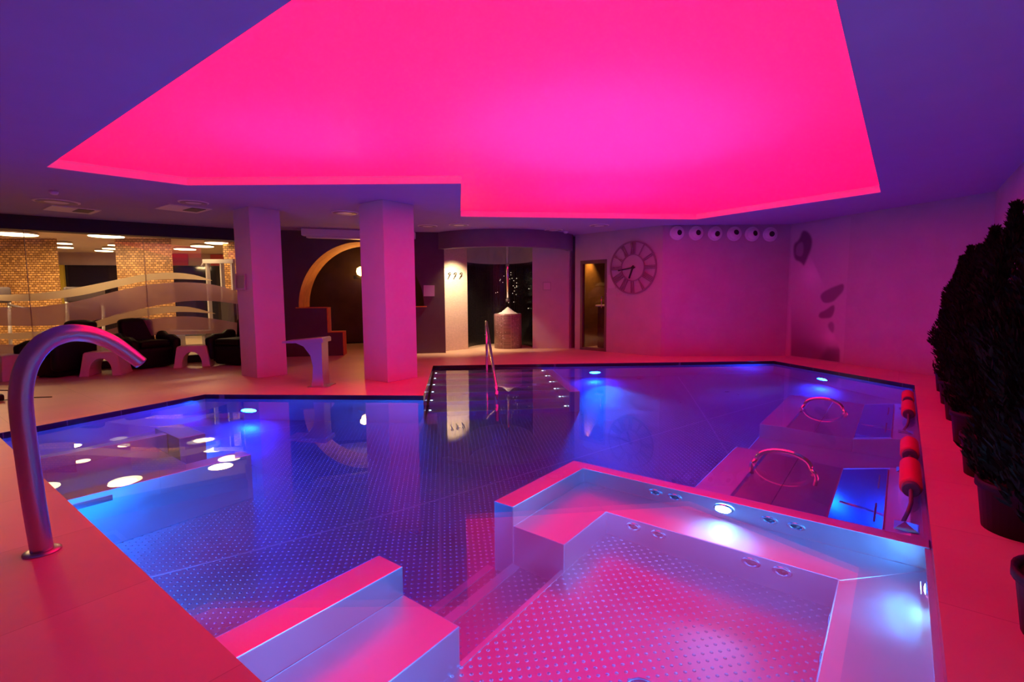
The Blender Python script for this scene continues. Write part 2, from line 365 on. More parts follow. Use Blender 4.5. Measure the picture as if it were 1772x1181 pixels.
# walls
WT = .12
def wall(name, a, b, z0=0.0, z1=CEIL, m=None, side=1, th=WT):
    a = Vector((a[0], a[1])); b = Vector((b[0], b[1])); d = (b - a).normalized(); nn = Vector((d.y, -d.x)) * side * th
    return struct(name, MB().prism([a, b, b + nn, a + nn], z0, z1), m or M['wall'])
RECALC = True
wall('wall_right', (-3.0, -.95), (9.86, -.95), side=1)
wall('wall_mural', (9.86, -.95), (11.8, 1.9), side=1)
wall('wall_vents', (11.8, 1.9), (10.23, 3.97), side=1)
wall('wall_back', (-3.0, 13.2), (-3.0, -.95), side=1)
# clock wall with the opening of door_1
CW_A, CW_B = (10.23, 3.97), (10.50, 6.20)
dA, dB = PV(1050, 500, CW_A, CW_B), PV(1004, 500, CW_A, CW_B)
wall('wall_clock', CW_A, (dA.x, dA.y)); 
wall('wall_corner', (dB.x, dB.y), CW_B)
wall('wall_lintel', (dA.x, dA.y), (dB.x, dB.y), 2.09, CEIL)
# dark arch wall: plan line, stepped opening with a round arch
AW_A, AW_B = (5.45, 10.70), (8.15, 8.19)
awd = (Vector(AW_B) - Vector(AW_A)); awl = awd.length; awd.normalize()
def aw(px, py):
    p = PV(px, py, AW_A, AW_B); return ((Vector((p.x, p.y)) - Vector(AW_A)).dot(awd), p.z)
sL, zS = aw(517, 533); sR, _ = aw(734, 533); cs, rr = (sL + sR) / 2, (sR - sL) / 2
sTop, zTop = aw(624, 419); ry = zTop - zS
s1, z1 = aw(568, 575); s2, _ = aw(594, 575)
prof = [(0, 0), (s2, 0), (s2, z1), (s1, z1), (s1, zS), (sL, zS)]
prof += [(cs - rr * math.cos(PI * i / 40), zS + ry * math.sin(PI * i / 40)) for i in range(1, 40)]
m1, m2 = cs + (cs - s1) * .5, cs + (cs - s2) * .45
prof += [(sR, zS), (sR - .25, zS), (sR - .25, 0), (awl, 0), (awl, CEIL), (0, CEIL)]
dn = Vector((awd.y, -awd.x)); dn = dn if dn.dot(Vector((0, 0)) - Vector(AW_A)) > 0 else -dn
mb = MB().extr(prof, (awd.x, awd.y, 0), (0, 0, 1), (AW_A[0], AW_A[1], 0), (-dn.x, -dn.y, 0), .40)
aw_o = struct('wall_arch', mb, M['wall_dark'])
aw_o.data.materials.append(M['orange'])
npf = len(prof)
for p in aw_o.data.polygons:      # the reveal of the opening is ochre
    if len(p.vertices) == 4:
        c = Vector(p.center) ; k = (Vector((c.x, c.y)) + Vector((aw_o.location.x, aw_o.location.y)) - Vector(AW_A)).dot(awd); zc = c.z + aw_o.location.z
        if .05 < k < awl - .05 and .0 < zc < CEIL - .05: p.material_index = 1
# the ochre lining of the arch runs on behind the wall
ao = Vector((AW_A[0], AW_A[1], 0)) - Vector((dn.x, dn.y, 0)) * .41; Ad = Vector((awd.x, awd.y, 0)); mb = MB(); rg = []
for dpt in (0, .62):
    rg.append([ao - Vector((dn.x, dn.y, 0)) * dpt + Ad * (cs - (rr + e_) * math.cos(PI * i / 40)) + Vector((0, 0, zS + (ry + e_) * math.sin(PI * i / 40))) for e_, order in ((0.0, 1), (.06, -1)) for i in (range(41) if order == 1 else range(40, -1, -1))])
mb.ring(rg, smooth=False); struct('trim_9', mb, M['orange'])
# outline strip of the stepped parapet
mb = MB()
org = Vector((AW_A[0], AW_A[1], 0)) + Vector((dn.x, dn.y, 0)) * .004
def aws(s0, za, s1_, zb): mb.extr([(min(s0, s1_) - .012, min(za, zb) - .012), (max(s0, s1_) + .012, min(za, zb) - .012), (max(s0, s1_) + .012, max(za, zb) + .012), (min(s0, s1_) - .012, max(za, zb) + .012)], (awd.x, awd.y, 0), (0, 0, 1), org, (dn.x, dn.y, 0), .01)
aws(sL - .05, zS, s1, zS); aws(s1, z1, s1, zS); aws(s1, z1, s2, z1); aws(s2, 0.02, s2, z1); aws(sR - .2, zS, sR + .05, zS)
struct('trim_2', mb, M['orange'])
# joins glass wall and arch wall
wall('wall_join', GL_B, AW_A, side=-1)
# lounge behind the arch
mb = MB()
q = [Vector(AW_A) - dn * .4 - awd * .6, Vector(AW_A) - dn * 3.2 - awd * .6, Vector(AW_B) - dn * 3.2 , Vector(AW_B) - dn * .4]
for i in range(3): mb.add([(*q[i], 0), (*q[i + 1], 0), (*q[i + 1], CEIL), (*q[i], CEIL)], [(0, 1, 2, 3)])
struct('wall_lounge', mb, M['wood'])
# beam over the glass partition
gd = (Vector(GL_B) - Vector(GL_A)).normalized(); gn = Vector((gd.y, -gd.x)); gn = gn if gn.dot(-Vector(GL_A)) > 0 else -gn
GX = Vector(GL_A) - gd * 3.0
struct('trim_3', MB().prism([GX + gn * .03, Vector(GL_B) + gn * .03, Vector(GL_B) - gn * .3, GX - gn * .3], 2.46, CEIL), M['beam'])
struct('trim_4', MB().prism([GX + gn * .05, Vector(GL_B) + gn * .05, Vector(GL_B) - gn * .15, GX - gn * .15], 0, .14), M['beam'])
wn = thing('window_1', (2.6, 11.65, .14), None, None); wn['kind'] = 'structure'
MB().prism([GX + gn * .006, Vector(GL_B) + gn * .006, Vector(GL_B) - gn * .006, GX - gn * .006], .14, 2.46).build('glass_pane', M['glass'], wn)
for px in (48, 252):
    p = PV(px, 480, GL_A, GL_B); MB().obox((p.x - gd.x * .004, p.y - gd.y * .004), (p.x + gd.x * .004, p.y + gd.y * .004), .008, .14, 2.46).build('glass_joint', M['grey'], wn)
def spline(pts, k=8):
    out = []
    for i in range(len(pts) - 1):
        p0, p1, p2, p3 = pts[max(i - 1, 0)], pts[i], pts[i + 1], pts[min(i + 2, len(pts) - 1)]
        for j in range(k):
            t_ = j / k; out.append(tuple(.5 * ((2 * p1[a]) + (-p0[a] + p2[a]) * t_ + (2 * p0[a] - 5 * p1[a] + 4 * p2[a] - p3[a]) * t_ ** 2 + (-p0[a] + 3 * p1[a] - 3 * p2[a] + p3[a]) * t_ ** 3) for a in (0, 1)))
    return out + [pts[-1]]
def band(name, top, bot, m):
    K = 2.684; tp = spline([(x / K, 300 + y / K) for x, y in top]); bt = spline([(x / K, 300 + y / K) for x, y in bot])
    xs = [-80 + i * 8 for i in range(70)]; xr = tp[-1][0]; xs = [x for x in xs if x < xr] + [xr]
    def yy(l, x):
        if x <= l[0][0]: return l[0][1] + (l[1][1] - l[0][1]) / max(1e-6, l[1][0] - l[0][0]) * (x - l[0][0]) * .5
        for a, b in zip(l, l[1:]):
            if a[0] <= x <= b[0]: return a[1] + (b[1] - a[1]) * (x - a[0]) / max(1e-6, b[0] - a[0])
        return l[-1][1]
    mb = MB(); vs = []
    for x in xs: vs += [PV(x, yy(tp, x), GL_A, GL_B, .010), PV(x, yy(bt, x), GL_A, GL_B, .010)]
    mb.add(vs, [(2 * i, 2 * i + 1, 2 * i + 3, 2 * i + 2) for i in range(len(xs) - 1)])
    return mb.build(name, m, wn)
band('wave_film', [(0, 565), (140, 560), (280, 545), (420, 520), (550, 493), (670, 470), (800, 462), (900, 472), (985, 498)], [(0, 592), (100, 595), (250, 585), (400, 563), (550, 528), (680, 500), (790, 492), (880, 493), (985, 499)], M['cream_film'])
band('wave_film', [(0, 622), (150, 622), (300, 605), (420, 580), (540, 548), (680, 520), (820, 507), (950, 512), (1040, 530), (1130, 560)], [(0, 708), (150, 710), (280, 705), (420, 688), (560, 655), (700, 620), (860, 595), (1000, 595), (1130, 612)], M['mauve_film'])
band('wave_film', [(0, 745), (200, 733), (400, 700), (560, 650), (700, 625), (820, 618), (900, 625), (1000, 652)], [(0, 770), (100, 772), (250, 755), (430, 722), (560, 690), (660, 668), (780, 648), (880, 645), (1000, 653)], M['cream_film'])
band('wave_film', [(0, 795), (140, 795), (330, 775), (600, 700), (720, 675), (840, 665), (960, 672), (1130, 700)], [(0, 868), (130, 865), (400, 840), (500, 800), (700, 755), (850, 750), (1000, 745), (1130, 750)], M['mauve_film'])
# gym room behind the glass
RECALC = False
GF = .12
gym = [(-4, 13.5), (0, 12.56), (5.2, 11.08), (6.6, 11.9), (10.0, 16.0), (5.5, 19.9), (0.8, 21.5), (-4, 21.5)]
struct('floor_gym', flat_poly(gym, [], GF), M['gymfloor'])
struct('ceiling_gym', flat_poly(gym, [], 2.62, True), M['gymceil'])
RECALC = True
wall('wall_gym_left', (-3.9, 13.4), (-3.9, 21.4), m=M['gymwall'], side=-1)
wall('wall_gym_back', (-3.9, 21.0), (3.0, 20.0), m=M['gymwall'], side=-1)
wall('wall_gym_right', (5.3, 11.2), (9.6, 16.2), m=M['gymwall'], side=1)
GB_A, GB_B = (3.0, 20.0), (9.6, 14.6)
wall('wall_gym_far', GB_A, GB_B, 2.25, 2.62, M['gymwall'], side=-1)
struct('window_2', MB().obox(GB_A, GB_B, .04, GF, 2.25), M['blackglass'])
for x0, x1 in ((296, 325), (364, 388)):
    a, b = PV(x0, 445, GB_A, GB_B, .02), PV(x1, 445, GB_A, GB_B, .02); struct('trim_5', MB().obox(a, b, .01, 2.26, 2.6), M['gymred'])
a, b = PV(100, 480, GB_A, GB_B, .1), PV(112, 480, GB_A, GB_B, .1); struct('trim_6', MB().obox(a, b, .04, GF, 2.25), mat('ochre_jamb', (.55, .42, .05), .6))
for i, (x0, x1, dd) in enumerate(((-60, 98, .8), (198, 296, .8), (385, 470, .8))):
    a, b = P(x0, 414.5, 2.6), P(x1, 414.5, 2.6)
    if i == 2: a, b = P(385, 419, 2.6), P(470, 421, 2.6)
    struct('wall_mosaic_%s' % 'abc'[i], MB().prism([a.xy, b.xy, b.xy * (1 + dd / b.xy.length), a.xy + b.xy.normalized() * dd], GF, 2.62), M['brick'])
# round drum wall over the ice fountain
RECALC = True
DC = Vector(P(880, 596, 0).xy) ; 
def ang(p): p = Vector(p); return math.atan2(p.y - DRC.y, p.x - DRC.x)
fl, ff, fr_ = P(757, 402.5, CEIL).xy, P(874, 396, CEIL).xy, P(990, 406, CEIL).xy
def circ(a, b, c):
    d = 2 * (a.x * (b.y - c.y) + b.x * (c.y - a.y) + c.x * (a.y - b.y))
    ux = (a.length_squared * (b.y - c.y) + b.length_squared * (c.y - a.y) + c.length_squared * (a.y - b.y)) / d
    uy = (a.length_squared * (c.x - b.x) + b.length_squared * (a.x - c.x) + c.length_squared * (b.x - a.x)) / d
    return Vector((ux, uy)), (a - Vector((ux, uy))).length
DRC, DRR = circ(fl, ff, fr_)
a0, a1 = ang(fl), ang(fr_)
if a0 > a1: a0 -= 2 * PI
# pick the arc through ff
am = ang(ff)
while am < a0: am += 2 * PI
if am > a1 + 1e-6: a0, a1 = a1, a0 + 2 * PI
def arc(c, r, s, e, k=40): return [c + Vector((math.cos(s + (e - s) * i / k), math.sin(s + (e - s) * i / k))) * r for i in range(k + 1)]
struct('wall_drum', MB().prism(arc(DRC, DRR, a0 - .04, a1 + .04) + arc(DRC, DRR - .14, a1 + .04, a0 - .04), 2.33, CEIL), M['fascia'])
# cream side wall, right side wall, black mosaic niche behind
cl0, cl1 = P(758, 609, 0).xy, P(808, 604, 0).xy
cr0, cr1 = P(922, 603, 0).xy, P(1003, 604, 0).xy
crm = P(985, 603.5, 0).xy
struct('wall_cream', MB().obox(cl0, cl1, .05, 0, 2.7), M['creamwall'])
mb = MB().obox(cr0, crm, .05, 0, 2.7); struct('wall_plum', mb, M['wall'])
struct('wall_nook', MB().obox(crm + HEAD.xy * .1, P(1004, 600, 0).xy + HEAD.xy * .15, .05, 0, 2.7), M['wall'])
mc = (cl1 + cr0) / 2; hw = (cr0 - cl1).length / 2; dx = (cr0 - cl1).normalized(); dy = Vector((-dx.y, dx.x)); dy = dy if dy.dot(mc) > 0 else -dy
nich = [mc + dx * (-math.cos(PI * i / 30)) * hw * 1.02 + dy * (math.sin(PI * i / 30) * 1.25 + .02) for i in range(31)]
nich2 = [mc + dx * (-math.cos(PI * i / 30)) * hw * 1.15 + dy * (math.sin(PI * i / 30) * 1.38 + .02) for i in range(31)]
ng = struct('wall_niche', MB().prism(nich + nich2[::-1], 0, 2.12), M['mosaic'])
struct('wall_niche_top', MB().prism(nich + nich2[::-1], 2.12, 2.7), M['wall'])
# waterline band and steel basin
RECALC = False
def ringwall(poly, z0, z1, off=0.0):
    mb = MB(); n = len(poly)
    for i in range(n):
        a, b = Vector(poly[i]), Vector(poly[(i + 1) % n]); d = (b - a).normalized(); nn = Vector((d.y, -d.x)) * off
        a, b = a + nn, b + nn
        mb.add([(*a, z0), (*b, z0), (*b, z1), (*a, z1)], [(3, 2, 1, 0)])
    return mb
struct('wall_waterline', ringwall(POOL, -.11, 0.0), M['band'])
basin = flat_poly(POOL, [], BED)
struct('floor_pool', basin, M['steel_floor'])
struct('wall_basin', ringwall(POOL, BED, -.11), M['steel'])
RECALC = True
mb = MB()                        # thin bright weld rail along the right edge
mb.box(.75, -.19, -.112, 9.03, -.155, -.095)
struct('trim_7', mb, M['steel'])
RECALC = False
cw_ = sum((Vector(p) for p in POOL), Vector((0, 0))) / len(POOL)
WP = [Vector(p) + (Vector(p) - cw_).normalized() * .01 for p in POOL]
RECALC = True
w = MB().prism(WP, BED - .02, WATER).build('pool_water', M['water'])
RECALC = False; tag(w, 'clear still water filling the whole pool between the steel walls', 'water', kind='stuff')
RECALC = True; KEEP = False
# floor weld seams
mb = MB()
for a, b in (((0.8, 4.0), (9.6, 1.0)), ((1.0, 6.6), (7.9, 5.2)), ((2.2, 2.3), (6.2, 6.4)), ((5.2, 1.2), (9.4, 3.3))): mb.obox(a, b, .008, BED, BED + .0015)
struct('trim_8', mb, M['steel'])

# ------------------------------------------------------------------ columns
for nm, (x0, y0, x1, y1) in (('wall_column_left', (3.86, 8.12, 4.36, 8.66)), ('wall_column_right', (4.82, 6.08, 5.41, 6.65))):
    struct(nm, MB().box(x0, y0, 0, x1, y1, CEIL), M['column'], bevel=.006)

# ------------------------------------------------------------------ pool fittings in steel
BV = .007
t = thing('jacuzzi_bench', (3.3, 1.2, BED), 'long L-shaped brushed steel whirlpool bench with raised rim, right half of the whirlpool', 'bench')
MB().prism([(2.5, 2.09), (3.53, 2.09), (3.53, -.18), (3.41, -.18), (3.41, 1.93), (2.5, 1.93)], BED, -.08).build('rim', M['steel'], t, bevel=BV)
MB().prism([(2.5, 1.93), (3.41, 1.93), (3.41, -.175), (.76, -.175), (.76, .2), (3.04, .2), (3.04, 1.54), (2.5, 1.54)], -1.2, -.37).build('seat', M['steel'], t, bevel=BV)
MB().obox((3.04, 1.54), (3.41, 1.93), .012, -.372, -.366).build('mitre_seam', M['steel'], t)
MB().obox((3.04, .2), (3.41, -.17), .012, -.372, -.366).build('mitre_seam', M['steel'], t)
def nozzle(parent, loc, nrm):
    nrm = Vector(nrm); c = Vector(loc)
    o = MB().lathe([(.052, -.01), (.052, .006), (.044, .012), (.034, .010), (.03, .002)], c, nrm, 24, (False, False)).build('nozzle', M['chrome'], parent)
    MB().lathe([(.0301, .0), (.0301, .002), (.012, .0025), (.0118, .012), (.001, .0145)], c, nrm, 20, (True, True)).build('nozzle_eye', M['rubber'], o)
    return o
for y in (1.34, 1.20, .60, .45): nozzle(t, (3.41, y, -.22), (-1, 0, 0))
for y in (1.34, 1.17, .62, .46): nozzle(t, (3.04, y, -.47), (-1, 0, 0))
for x in (2.62, 2.48): nozzle(t, (x, -.175, -.22), (0, 1, 0))
for x in (2.75, 2.45): nozzle(t, (x, .2, -.50), (0, 1, 0))
t = thing('jacuzzi_bench', (1.2, 1.8, BED), 'short brushed steel whirlpool bench with raised rim ending at the near left deck', 'bench')
MB().prism([(.752, 2.13), (1.6, 2.13), (1.6, 1.94), (.752, 1.94)], BED, -.08).build('rim', M['steel'], t, bevel=BV)
MB().prism([(.752, 1.94), (1.6, 1.94), (1.6, 1.55), (.752, 1.55)], BED, -.37).build('seat', M['steel'], t, bevel=BV)
t = thing('jacuzzi_floor', (2.0, 1.2, BED), 'raised studded steel floor of the whirlpool with two entry steps behind it', 'pool floor')
MB().box(.752, .19, BED + .002, 3.05, 1.56, -.70).build('studded_floor', M['steel_floor'], t)
MB().box(1.6, 1.56, BED + .002, 2.5, 1.91, -.88).build('step', M['steel_floor'], t)
MB().box(1.6, 1.91, BED + .002, 2.5, 2.13, -1.04).build('step', M['steel_floor'], t)
MB().box(1.6, 1.875, -.88, 2.5, 1.94, -.872).build('step_nosing', M['steel'], t); MB().box(1.6, 2.10, -1.04, 2.5, 2.15, -1.032).build('step_nosing', M['steel'], t)
MB().box(1.6, 1.54, -.70, 2.5, 1.566, -.694).build('step_nosing', M['steel'], t)
dr = MB().lathe([(.075, 0), (.075, .004), (.06, .008), (.02, .010)], (1.97, .82, -.70), seg=28).build('floor_drain', M['chrome'], t)
# left massage seats
t = thing('massage_bench', (1.4, 4.6, BED), 'low steel divider wall lit blue, nearest the curved spout', 'bench')
MB().prism([(.752, 4.50), (2.05, 4.50), (2.05, 4.68), (.752, 4.68)], BED, -.18).build('divider', M['steel'], t, bevel=BV)
a = MB().box(.80, 4.494, -.42, 1.05, 4.501, -.30).build('intake_panel', M['chrome'], t)
MB().box(.752, 4.68, BED, 1.75, 5.88, -.62).build('seat', M['steel'], t, bevel=BV)
t = thing('massage_bench', (1.4, 5.9, BED), 'low steel divider wall with a wider end block, behind the blue-lit divider', 'bench')
MB().prism([(.752, 5.88), (1.86, 5.88), (1.86, 6.0), (.752, 6.0)], BED, -.22).build('divider', M['steel'], t, bevel=BV)
MB().prism([(1.86, 5.58), (2.10, 5.58), (2.10, 6.24), (1.86, 6.24)], BED, -.20).build('end_block', M['steel'], t, bevel=BV)
# bubble loungers on the right
t = thing('lounger_platform', (5.7, .5, BED), 'submerged dark steel platform carrying the two bubble loungers', 'platform')
MB().box(3.53, -.178, BED, 7.85, 1.19, -.86).build('platform_block', M['steel'], t, bevel=BV)
def lounger(x0, x1, label):
    t = thing('bubble_lounger', ((x0 + x1) / 2, .5, -.86), label, 'lounger', group='bubble loungers on the right of the pool')
    prof = [(1.18, -.86), (1.18, -.33), (.92, -.315), (.90, -.33), (.34, -.42), (.33, -.42), (.33, -.86)]
    MB().extr(prof, (0, 1, 0), (0, 0, 1), (x0, 0, 0), (1, 0, 0), x1 - x0).build('seat', M['steel'], t, bevel=.005)
    prof = [(.33, -.86), (.33, -.42), (.02, -.20), (-.10, -.16), (-.178, -.16), (-.178, -.86)]
    MB().extr(prof, (0, 1, 0), (0, 0, 1), (x0, 0, 0), (1, 0, 0), x1 - x0).build('backrest', M['steel'], t, bevel=.005)
    k = Vector((0, -.31, .22)).normalized(); nn = Vector((0, .22, .31)).normalized()
    mb = MB(); c0 = Vector((x0 + .05, .32, -.413))
    mb.extr([(0, .004), (.36, .004), (.36, .012), (0, .012)], k, nn, c0, (1, 0, 0), x1 - x0 - .1)
    pn = mb.build('air_panel', M['chrome'], t)
    for f in (.12, .62):
        MB().extr([(.30, .012), (.31, .012), (.31, .015), (.30, .015)], k, nn, c0 + Vector(((x1 - x0 - .1) * f, 0, 0)), (1, 0, 0), (x1 - x0) * .24).build('slot', M['rubber'], pn)
    MB().box(x0, .66, -.375, x1, .668, -.366).build('seam', M['chrome'], t)
lounger(3.56, 4.96, 'nearer steel bubble lounger just behind the whirlpool rim with blue backrest'); lounger(5.95, 7.83, 'farther steel bubble lounger beyond the first one, nearer the mural wall')
def handle(x, label):
    t = thing('grab_handle', (x, .68, -.36), label, 'handle', group='grab handles on the loungers')
    pts = [(x, .90, -.33), (x, .91, -.15), (x, .90, -.06), (x, .87, -.02)]
    MB().tube(pts, .015, 12).build('leg', M['chrome'], t)
    MB().tube([(x, 1.36 - p[1], p[2]) for p in pts], .015, 12).build('leg', M['chrome'], t)
    arcp = [(x, .68 + .19 * math.cos(PI * (i / 16)), -.02 + .10 * math.sin(PI * i / 16)) for i in range(17)]
    MB().tube(arcp, .0165, 12).build('grip', M['chrome'], t)
handle(4.32, 'arched grab handle on the nearer bubble lounger'); handle(6.80, 'arched grab handle on the farther bubble lounger')
def cushions(xs, x_end, which):
    for k, (a, b) in enumerate(xs):
        pos = ['farther', 'nearer'][k]
        t = thing('neck_cushion', ((a + b) / 2, -.10, -.07), '%s round red-lit neck cushion of the %s lounger' % (pos, which), 'cushion', group='neck cushions along the right pool edge')
        MB().lathe([(.02, 0), (.058, .004), (.064, .02), (.064, b - a - .02), (.058, b - a - .004), (.02, b - a)], (a, -.10, 0.0), (1, 0, 0), 24).build('pad', M['cushion'], t)
        MB().lathe([(.045, 0), (.05, .01), (.05, .05), (.045, .06)], (a - .058, -.10, 0.0), (1, 0, 0), 20).build('end_cap', M['rubber'], t)
    t = thing('cushion_rod', (x_end, -.10, -.12), 'thin steel rod with clear clips holding the cushions of the %s lounger' % which, 'rod')
    MB().tube([(x_end + .02, -.06, -.13), (x_end + .25, -.10, -.02), (x_end + .34, -.10, .0), (xs[0][1] + .02, -.10, .0)], .012, 10).build('rod', M['rubber'], t)
    for x in (x_end, xs[1][1] + .1):
        MB().add([(x - .07, -.02, -.15), (x + .07, -.02, -.15), (x + .07, -.14, -.15), (x - .07, -.14, -.15), (x, -.07, -.07)], [(0, 3, 2, 1), (0, 1, 4), (1, 2, 4), (2, 3, 4), (3, 0, 4)]).build('clip', M['chrome'], t)
cushions([(5.10, 5.50), (4.22, 4.80)], 3.72, 'nearer'); cushions([(7.70, 8.15), (6.85, 7.40)], 6.25, 'farther')

# stairs at the far side
sd = Vector((-.724, -.69)).normalized(); sw = Vector((.69, -.724)).normalized()
FLc = Vector((4.70, 5.10)); t = thing('pool_stairs', (6.0, 5.0, BED), 'wide submerged steel stairs below the handrail at the far pool edge', 'stairs')
SLM = emis('step_light_glow', (.75, .85, 1), 7)
NS, SW, TR = 6, 1.98, .40
for i in range(NS):
    z = -.20 - (NS - 1 - i) * .172; a = FLc - sd * TR * i; b = a + sw * SW; e = FLc - sd * TR * NS
    MB().prism([a, b, b - sd * TR, a - sd * TR], BED + .001, z).build('step', M['steel_floor'], t, bevel=.004)
    MB().prism([a, b, b - sd * .05, a - sd * .05], z, z + .004).build('step_nosing', M['steel'], t)
    for s in (.03, SW - .03):
        c = a - sd * .12 + sw * s; MB().lathe([(.016, 0), (.016, .01), (.008, .016)], (c.x, c.y, z), seg=12).build('stud_light', SLM, t)
a = FLc + sw * SW; b = a - sd * 2.1
MB().prism([a, b, b + sw * .15, a + sw * .15], BED + .001, -.10).build('side_wall', M['steel'], t, bevel=BV)
# handrail
t = thing('handrail', (6.9, 5.9, -.2), 'slim steel handrail sloping down the middle of the pool stairs', 'handrail')
q0, q1 = Vector((6.90, 5.90, .81)), Vector((5.03, 4.14, .09))
MB().tube([(6.90, 5.90, -.25), (6.90, 5.90, .3), (6.90, 5.90, .76)], .021, 14).build('post', M['chrome'], t)
MB().tube([(6.90, 5.90, .74), (6.91, 5.91, .80), (6.895, 5.895, .835), (6.86, 5.86, .82), q1 + (q0 - q1) * .5, q1 + (q0 - q1) * .05, (5.02, 4.13, .05)], .021, 14).build('rail', M['chrome'], t)
MB().tube([(5.02, 4.13, .06), (5.01, 4.12, 0), (5.01, 4.12, -1.1)], .024, 14).build('post', M['chrome'], t)

# pool lamps
for i, (loc, _, nrm, pw, colr) in enumerate(POOL_LAMPS):
    d = Vector((-nrm[0], -nrm[1], 0)).normalized(); c = Vector(loc)
    lab = ['round blue pool lamp below the left column', 'round blue pool lamp right of the pool stairs, below the clock wall', 'round blue pool lamp at the far right below the mural',
           'round white-blue lamp in the whirlpool rim between two nozzle pairs', 'round lamp in the right pool wall beside the whirlpool seat', 'round blue pool lamp in the near left wall under the curved spout', 'added out-of-view fill lamp in the near whirlpool wall facing the long bench', 'added out-of-view fill lamp in the right pool wall opposite the short whirlpool bench'][i]
    t = thing('pool_lamp', c, lab, 'lamp'); r = .105 if i < 3 or i == 5 else .05
    MB().lathe([(r * 1.25, -.01), (r * 1.25, .008), (r * 1.05, .014), (r, .010)], c, d, 32, (False, False)).build('bezel', M['chrome'], t)
    MB().lathe([(r, .004), (r * .8, .014), (r * .3, .018)], c, d, 28).build('lens', emis('lamp_lens_%d' % i, (0.02, .32, 1) if i in (0, 1, 2, 5) else (.35, .8, 1), 60 if i in (0, 1, 2, 5) else 45), t)
    area('pool_lamp_light', c + d * .03, d + Vector((0, 1.0 if i == 5 else 0, -.12 if i < 3 else .12 if i == 7 else -.03)), r * 1.8, pw, colr)
    if i in (0, 1, 2, 5): spot('pool_lamp_beam', c + d * .03, d + Vector((0, .5 if i == 5 else 0, -.16)), (900, 1000, 300, 0, 0, 200)[i], (0, .28, 1), 46, .9, .05)

# curved spout in the left foreground
t = thing('water_spout', (.5, 3.45, 0), 'tall curved satin steel swan-neck spout on the near left deck', 'spout')
def spline3(pts, k=6):
    out = []
    for i in range(len(pts) - 1):
        p0, p1, p2, p3 = [Vector(pts[max(0, min(len(pts) - 1, i + d_))]) for d_ in (-1, 0, 1, 2)]
        for j in range(k):
            t_ = j / k; out.append(.5 * (2 * p1 + (p2 - p0) * t_ + (2 * p0 - 5 * p1 + 4 * p2 - p3) * t_ ** 2 + (3 * p1 - p0 - 3 * p2 + p3) * t_ ** 3))
    return out + [Vector(pts[-1])]
path = spline3([(.50, 3.45, 0), (.487, 3.45, .25), (.478, 3.45, .50), (.473, 3.45, .70), (.478, 3.45, .84), (.510, 3.45, .97), (.575, 3.45, 1.07), (.665, 3.45, 1.115), (.765, 3.45, 1.105), (.855, 3.45, 1.055), (.925, 3.45, .99), (.985, 3.45, .925)])
nP = len(path); k0 = int(nP * .62)
rs = [.047 if i < k0 else .047 - .012 * (i - k0) / (nP - k0) for i in range(nP)]
fl_ = [1 if i < k0 else 1 - .5 * (i - k0) / (nP - k0) for i in range(nP)]
MB().tube(path, rs, 28).build('tube', M['spout'], t)
MB().lathe([(.078, 0), (.078, .006), (.070, .010), (.048, .012)], (.50, 3.45, 0), seg=36).build('base_flange', M['spout'], t)
# blade waterfall near the columns
t = thing('waterfall_fountain', (4.0, 6.5, 0), 'flat steel waterfall fixture with a wide top plate and curved post between the columns', 'fountain')
o0 = P(545, 671, 0); rx = Vector((.6108, -.7918, 0)); dv = Vector((.7918, .6108, 0))
prof = [(-.085, 0), (.17, 0), (.165, .30), (.17, .66), (.18, .70), (-.13, .70), (-.12, .62), (-.02, .52), (.02, .40), (-.03, .2)]
prof = [(-.055, 0), (.125, 0), (.115, .30), (.12, .64), (-.27, .65), (-.14, .59), (-.05, .46), (-.02, .30), (-.035, .12)]
MB().extr(prof, rx, (0, 0, 1), o0 - dv * .0, dv, .26).build('post', M['steel'], t, bevel=.005)
MB().extr([(-.43, .64), (.15, .645), (.15, .70), (.13, .715), (-.43, .665)], rx, (0, 0, 1), o0 - dv * .03, dv, .34).build('top_plate', M['steel'], t, bevel=.005)
MB().extr([(-.10, 0), (.20, 0), (.20, .015), (-.10, .015)], rx, (0, 0, 1), o0 - dv * .03, dv, .32).build('base_plate', M['steel'], t)

# ------------------------------------------------------------------ armchairs and stools by the glass
def armchair():
    t = thing('armchair', (0, 0, 0), 'x', 'armchair')
    def tb(p): k = 1 + .10 * (p.z / .4); return (p.x * k, p.y * k, p.z)
    MB().rbox((0, .02, .21), (.66, .66, .38), .07, 3, tb).build('base', M['black'], t, local=True)
    MB().rbox((0, -.04, .44), (.54, .58, .13), .05, 3, lambda p: (p.x, p.y, p.z + .015 * math.cos(p.x * 5))).build('seat', M['black'], t, local=True)
    MB().rbox((0, .33, .56), (.60, .17, .66), .07, 3, lambda p: (p.x * (1 + .10 * (p.z)), p.y + .14 * (p.z + .3) - .18 * (p.x ** 2), p.z + .03 * math.cos(p.x * 5))).build('backrest', M['black'], t, local=True)
    for s in (-1, 1):
        MB().rbox((s * .36, -.02, .36), (.16, .70, .48), .07, 3, lambda p, s=s: (p.x + s * .05 * (p.z + .2), p.y, p.z - .05 * (p.y < -.2) * (p.z > 0) + .06 * (p.y > .1) * (p.z > 0))).build('armrest', M['black'], t, local=True)
    return t
ac = armchair()
def face(o, px, py, deg, label):
    p = P(px, py, 0); o.location = (p.x, p.y, 0); o.rotation_euler = (0, 0, math.radians(deg)); o['label'] = label; o['group'] = 'armchairs along the gym glass'
    return o
